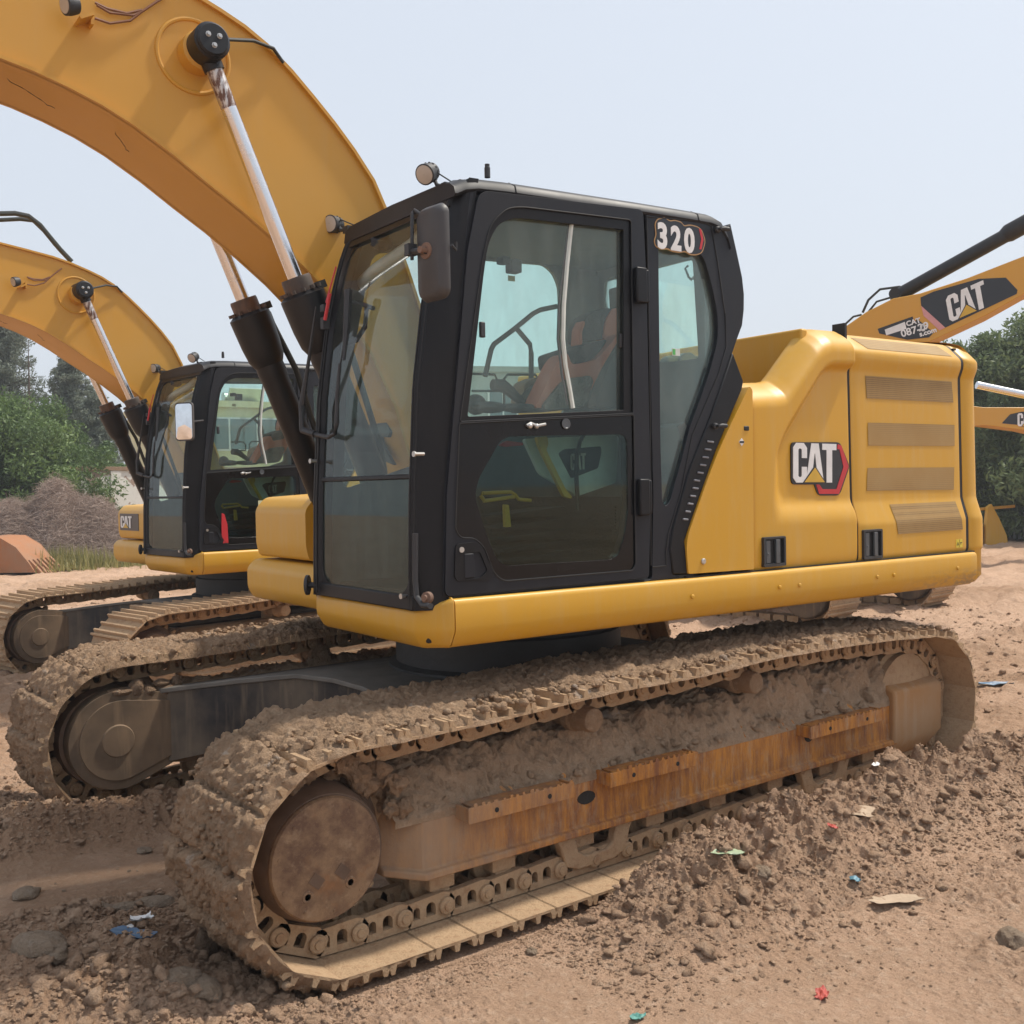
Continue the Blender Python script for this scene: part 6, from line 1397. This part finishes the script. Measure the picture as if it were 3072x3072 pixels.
def boom_machine():
    """older excavator standing behind the main machine, facing right; only its boom and track ends show"""
    c = (-7.61, -4.68, 0); th = math.atan2(.87, -.50); tr = math.atan2(1, -.08)
    root = thing('old_excavator', 'older orange yellow excavator behind the main one, its boom rising over the hood', 'excavator', c, tr, 'parked excavators')
    for sg in (1, -1):
        m = MB()
        for s in np.arange(0, TL, .19):
            x, z, tx, tz, nx, nz = tframe(s); R = np.array([[tx, 0, nx], [0, 1, 0], [tz, 0, nz]]); bx = MB(); bx.box((0, 0, .01), (.185, .6, .02)); bx.box((-.04, 0, .03), (.02, .6, .03)); bx.box((.05, 0, .03), (.02, .6, .03)); bx.box((0, 0, -.05), (.15, .2, .08))
            m.add((np.array(bx.v)@R.T+np.array([x, sg*1.2, z])).tolist(), bx.f)
        m.build('crawler_track', M['dustmetal'], root)
        m = MB(); m.box((0, sg*1.2, .42), (3.0, .42, .32)); m.lathe([(-.2, .3), (.2, .3)], (1.8, sg*1.2, .43), (0, 1, 0), 24); m.lathe([(-.2, .3), (.2, .3)], (-1.8, sg*1.2, .43), (0, 1, 0), 24); m.build('track_frame', M['blackarm2'], root, bevel=.02)
    m = MB(); m.lathe([(.3, .6), (.95, .6)], (0, 0, 0), (0, 0, 1), 32); m.box((0, 0, .5), (1.4, 1.8, .3)); m.build('undercarriage_frame', M['blackarm'], root)
    up = []
    m = MB(); m.box((-.9, 0, 1.45), (2.3, 2.5, .85)); m.box((0, 0, 1.02), (2.6, 2.5, .10)); up.append(m.build('engine_housing', M['boom'], root, bevel=.06))
    m = MB(); m.box((.5, .85, 1.6), (1.5, .9, 1.1)); up.append(m.build('cab', M['cabgrey'], root, bevel=.06))
    T = lambda px, py, y=-.3: hit(px, py, 1, y, th, c)
    top = [(2440, 1040), (2528, 985), (2600, 935), (2680, 895), (2760, 880), (2900, 835), (3072, 768), (3300, 672)]
    bot = [(3300, 785), (3072, 882), (2960, 945), (2800, 1020), (2700, 1070), (2600, 1100), (2440, 1160)]
    P = [T(*p) for p in top+bot]
    m = MB(); m.prism([(p[0], p[2]) for p in P]+[(.0, 2.2), (-.2, 2.4)], -.3, .25, 'xz'); bo = m.build('boom', M['boom'], root, bevel=.01); up.append(bo)
    Tb = lambda px, py: Vector(T(px, py, -.03))
    m = MB(); m.tube([Tb(2690, 888), Tb(3020, 705)], .085, 20); m.tube([Tb(3010, 710), Tb(3025, 700), Tb(3120, 648)], [.085, .11, .11], 20); m.tube([Tb(3120, 648), Tb(3400, 500)], .05, 14); m.lathe([(-.2, .07), (.2, .07)], Tb(2686, 888), (0, 1, 0), 18)
    up.append(m.build('stick_cylinder', M['cyl'], root))
    m = MB(); m.tube([Tb(2588, 938), Tb(2605, 900), Tb(2640, 868), Tb(2700, 860), Tb(2712, 868)], .016, 8); m.tube([Tb(2606, 935), Tb(2630, 905), Tb(2670, 893)], .014, 8); m.tube([Tb(2530, 978), Tb(2560, 950), Tb(2585, 944)], .014, 8); up.append(m.build('boom_hose', M['hose'], root))
    for o in up: o.rotation_euler.z = th-tr
    Q = lambda cx, cy: T(2172+cx*.46584, 600+cy*.46584); X2 = lambda L_: [(p[0], p[2]) for p in L_]
    m = MB(); m.prism(X2((Q(1265, 628), Q(1350, 590), Q(1640, 508), Q(1815, 500), Q(1890, 580), Q(1885, 605), Q(1425, 822), Q(1270, 682))), -.304, -.298, 'xz')
    m.mi = 1; m.prism(X2((Q(1270, 682), Q(1425, 822), Q(1388, 840), Q(1285, 745))), -.306, -.298, 'xz'); dc = m.build('boom_decal', [M['decalblack'], M['pinkwhite']], bo)
    o_ = Vector(Q(1455, 790)); t_ = Vector(Q(1425, 625)); r_ = Vector(Q(1685, 690)); o_.y = -.305
    ux, uy = (r_-o_), (t_-o_); ux.y = uy.y = 0; hh = uy.length
    cat_letters('decal_letters', dc, o_, ux/hh/1.30, uy/hh, (0, -1, 0), hh, 1.0, 'white', True, .006)
    m = MB(); m.prism(X2((Q(990, 830), Q(1215, 750), Q(1225, 790), Q(1245, 765), Q(1350, 855), Q(1320, 885), Q(1180, 900), Q(1000, 860))), -.304, -.298, 'xz')
    m.mi = 1; m.prism(X2((Q(1035, 835), Q(1165, 785), Q(1175, 830), Q(1045, 872))), -.307, -.298, 'xz'); sc = m.build('contact_decal', [M['decalblack'], M['white']], bo)
    e = (Vector(Q(1330, 850))-Vector(Q(1140, 905))); e.y = 0; e.normalize(); up_ = Vector((-e.z, 0, e.x))
    for tx, cx, cy, s_ in (('087-0', 1145, 884, .125), ('29', 1255, 846, .125), ('s.com', 1262, 880, .085), ('CAT', 1177, 814, .085)):
        o_ = Vector(Q(cx, cy)); o_.y = -.308; text_obj('decal_text', tx, o_, e, up_, s_, M['white'], sc, .003, .001)
    # a farther machine: arm and rod only just showing at the right edge
    loc = Vector(at_dist(2500, 21.5)); dd = Vector((RC[0][0], RC[0][1], 0)).normalized(); th2 = math.atan2(dd.y, dd.x); o2 = (loc.x, loc.y, 0)
    root2 = thing('distant_excavator', 'distant yellow excavator arm low at the right edge under the trees', 'excavator', o2, th2, 'parked excavators')
    H2 = lambda a, b_, y=-.25: hit(a, b_, 1, y, th2, o2)
    P = [H2(a, b_) for a, b_ in ((2700, 1190), (2950, 1222), (3072, 1222), (3250, 1225), (3250, 1330), (3072, 1290), (2950, 1275), (2700, 1290))]
    m = MB(); m.prism(X2(P), -.25, .25, 'xz'); b2 = m.build('boom', M['boom'], root2, bevel=.01)
    m = MB(); m.tube([H2(2930, 1155, 0), H2(3250, 1222, 0)], .075, 14); m.build('cylinder_rod', M['chrome'], root2)
    m = MB(); m.prism(X2([H2(a, b_) for a, b_ in ((3005, 1270), (3030, 1243), (3065, 1235), (3200, 1235), (3200, 1288))]), -.256, -.24, 'xz'); d2 = m.build('boom_decal', M['decalblack'], b2)
    o_ = Vector(H2(3052, 1279)); t_ = Vector(H2(3052, 1240)); o_.y = -.257; cat_letters('decal_letters', d2, o_, (1, 0, 0), (0, 0, 1), (0, -1, 0), t_.z-o_.z)
    m = MB(); m.box((-.9, 0, 1.45), (2.4, 2.4, 1.0)); m.box((.5, -.8, 1.7), (1.2, .8, 1.3)); m.build('engine_housing', M['boom'], root2, bevel=.05)
    m = MB()
    for sg in (1, -1): m.prism(smooth_poly([(-2.0, .1), (-1.7, 0), (1.4, 0), (1.8, .1), (1.8, .8), (1.4, .9), (-1.7, .9), (-2.0, .8)], .3), sg*1.2-.3, sg*1.2+.3, 'xz')
    m.box((0, 0, .85), (1.4, 1.4, .5)); m.build('crawler_track', M['dustmetal'], root2)
M['picket'] = plain('grey_pickets', (.40, .40, .40), .8)
M['pinkwhite'] = plain('faded_red_stripe', (.62, .30, .30), .5)

# stones sitting on the far track frame
def frame_stones():
    for i, (px, py, s, sq, lb) in enumerate(((360, 2075, .045, (1.5, 1, .5), 'flat brown stone nearest the sprocket on the inner side of the far track'), (408, 2062, .045, (.9, .9, 1), 'pointed stone second on the far track frame'), (445, 2070, .040, (1, 1, .8), 'round stone third on the far track frame'),
                                         (485, 2048, .035, (1.3, .8, .6), 'small upper brick piece on the far track frame'), (502, 2070, .048, (1.4, .9, .7), 'reddish brick lump against the frame post'), (528, 2048, .035, (.8, .8, 1.2), 'small upright stone touching the frame post'))):
        p = hit(px, py, 1, -.93, 0); m = MB().blob((0, 0, 0), s, .4, 1.3, 10, sq, 40+i*3.3); o = m.build('frame_stone', M['clod'], None, sharp=28); o.location = (p[0], p[1], max(p[2], .66)); tag(o, lb, 'stone')

build_ground()
main_m = machine('excavator', 'yellow tracked excavator with black cab numbered 320 in the foreground, tracks caked in clay', (0, 0, 0), 0.0, UY, True, True, 'parked excavators')
second = machine('excavator', 'second yellow excavator parked behind the boom, clean tracks and red mark on its door', (-1.0387, -5.5165, -.088), .144, .04445-.144, False, False, 'parked excavators')
scatter_clods(); litter(); frame_stones()
left_background(); right_background(); boom_machine()
building('apartment_block', 'pale yellow apartment block with solar heaters seen through the far cab', 560, 1120, 52, 56, 5.7, (.62, .58, .34), 7, 2, 4)
building('grey_workshop', 'flat grey green building seen through the cab windows', 1420, 2450, 58, 66, 7.9, (.34, .37, .35), 6, 2, 0)

# thin summer haze filling the yard
def haze():
    m = MB(); m.box((0, 0, 8.0), (150, 150, 20.5)); o = m.build('haze', None, None); o.data.materials.clear()
    mt = bpy.data.materials.new('haze_air'); mt.use_nodes = True; n = mt.node_tree; n.nodes.remove(n.nodes['Principled BSDF'])
    v = N(n, 'ShaderNodeVolumePrincipled'); v.inputs['Color'].default_value = (.86, .90, .95, 1); v.inputs['Density'].default_value = HAZE; v.inputs['Anisotropy'].default_value = .2
    n.links.new(v.outputs[0], n.nodes['Material Output'].inputs['Volume']); o.data.materials.append(mt)
    tag(o, 'thin pale haze over the whole yard', 'haze', None, 'stuff'); return o
HAZE = 0.0018
haze()
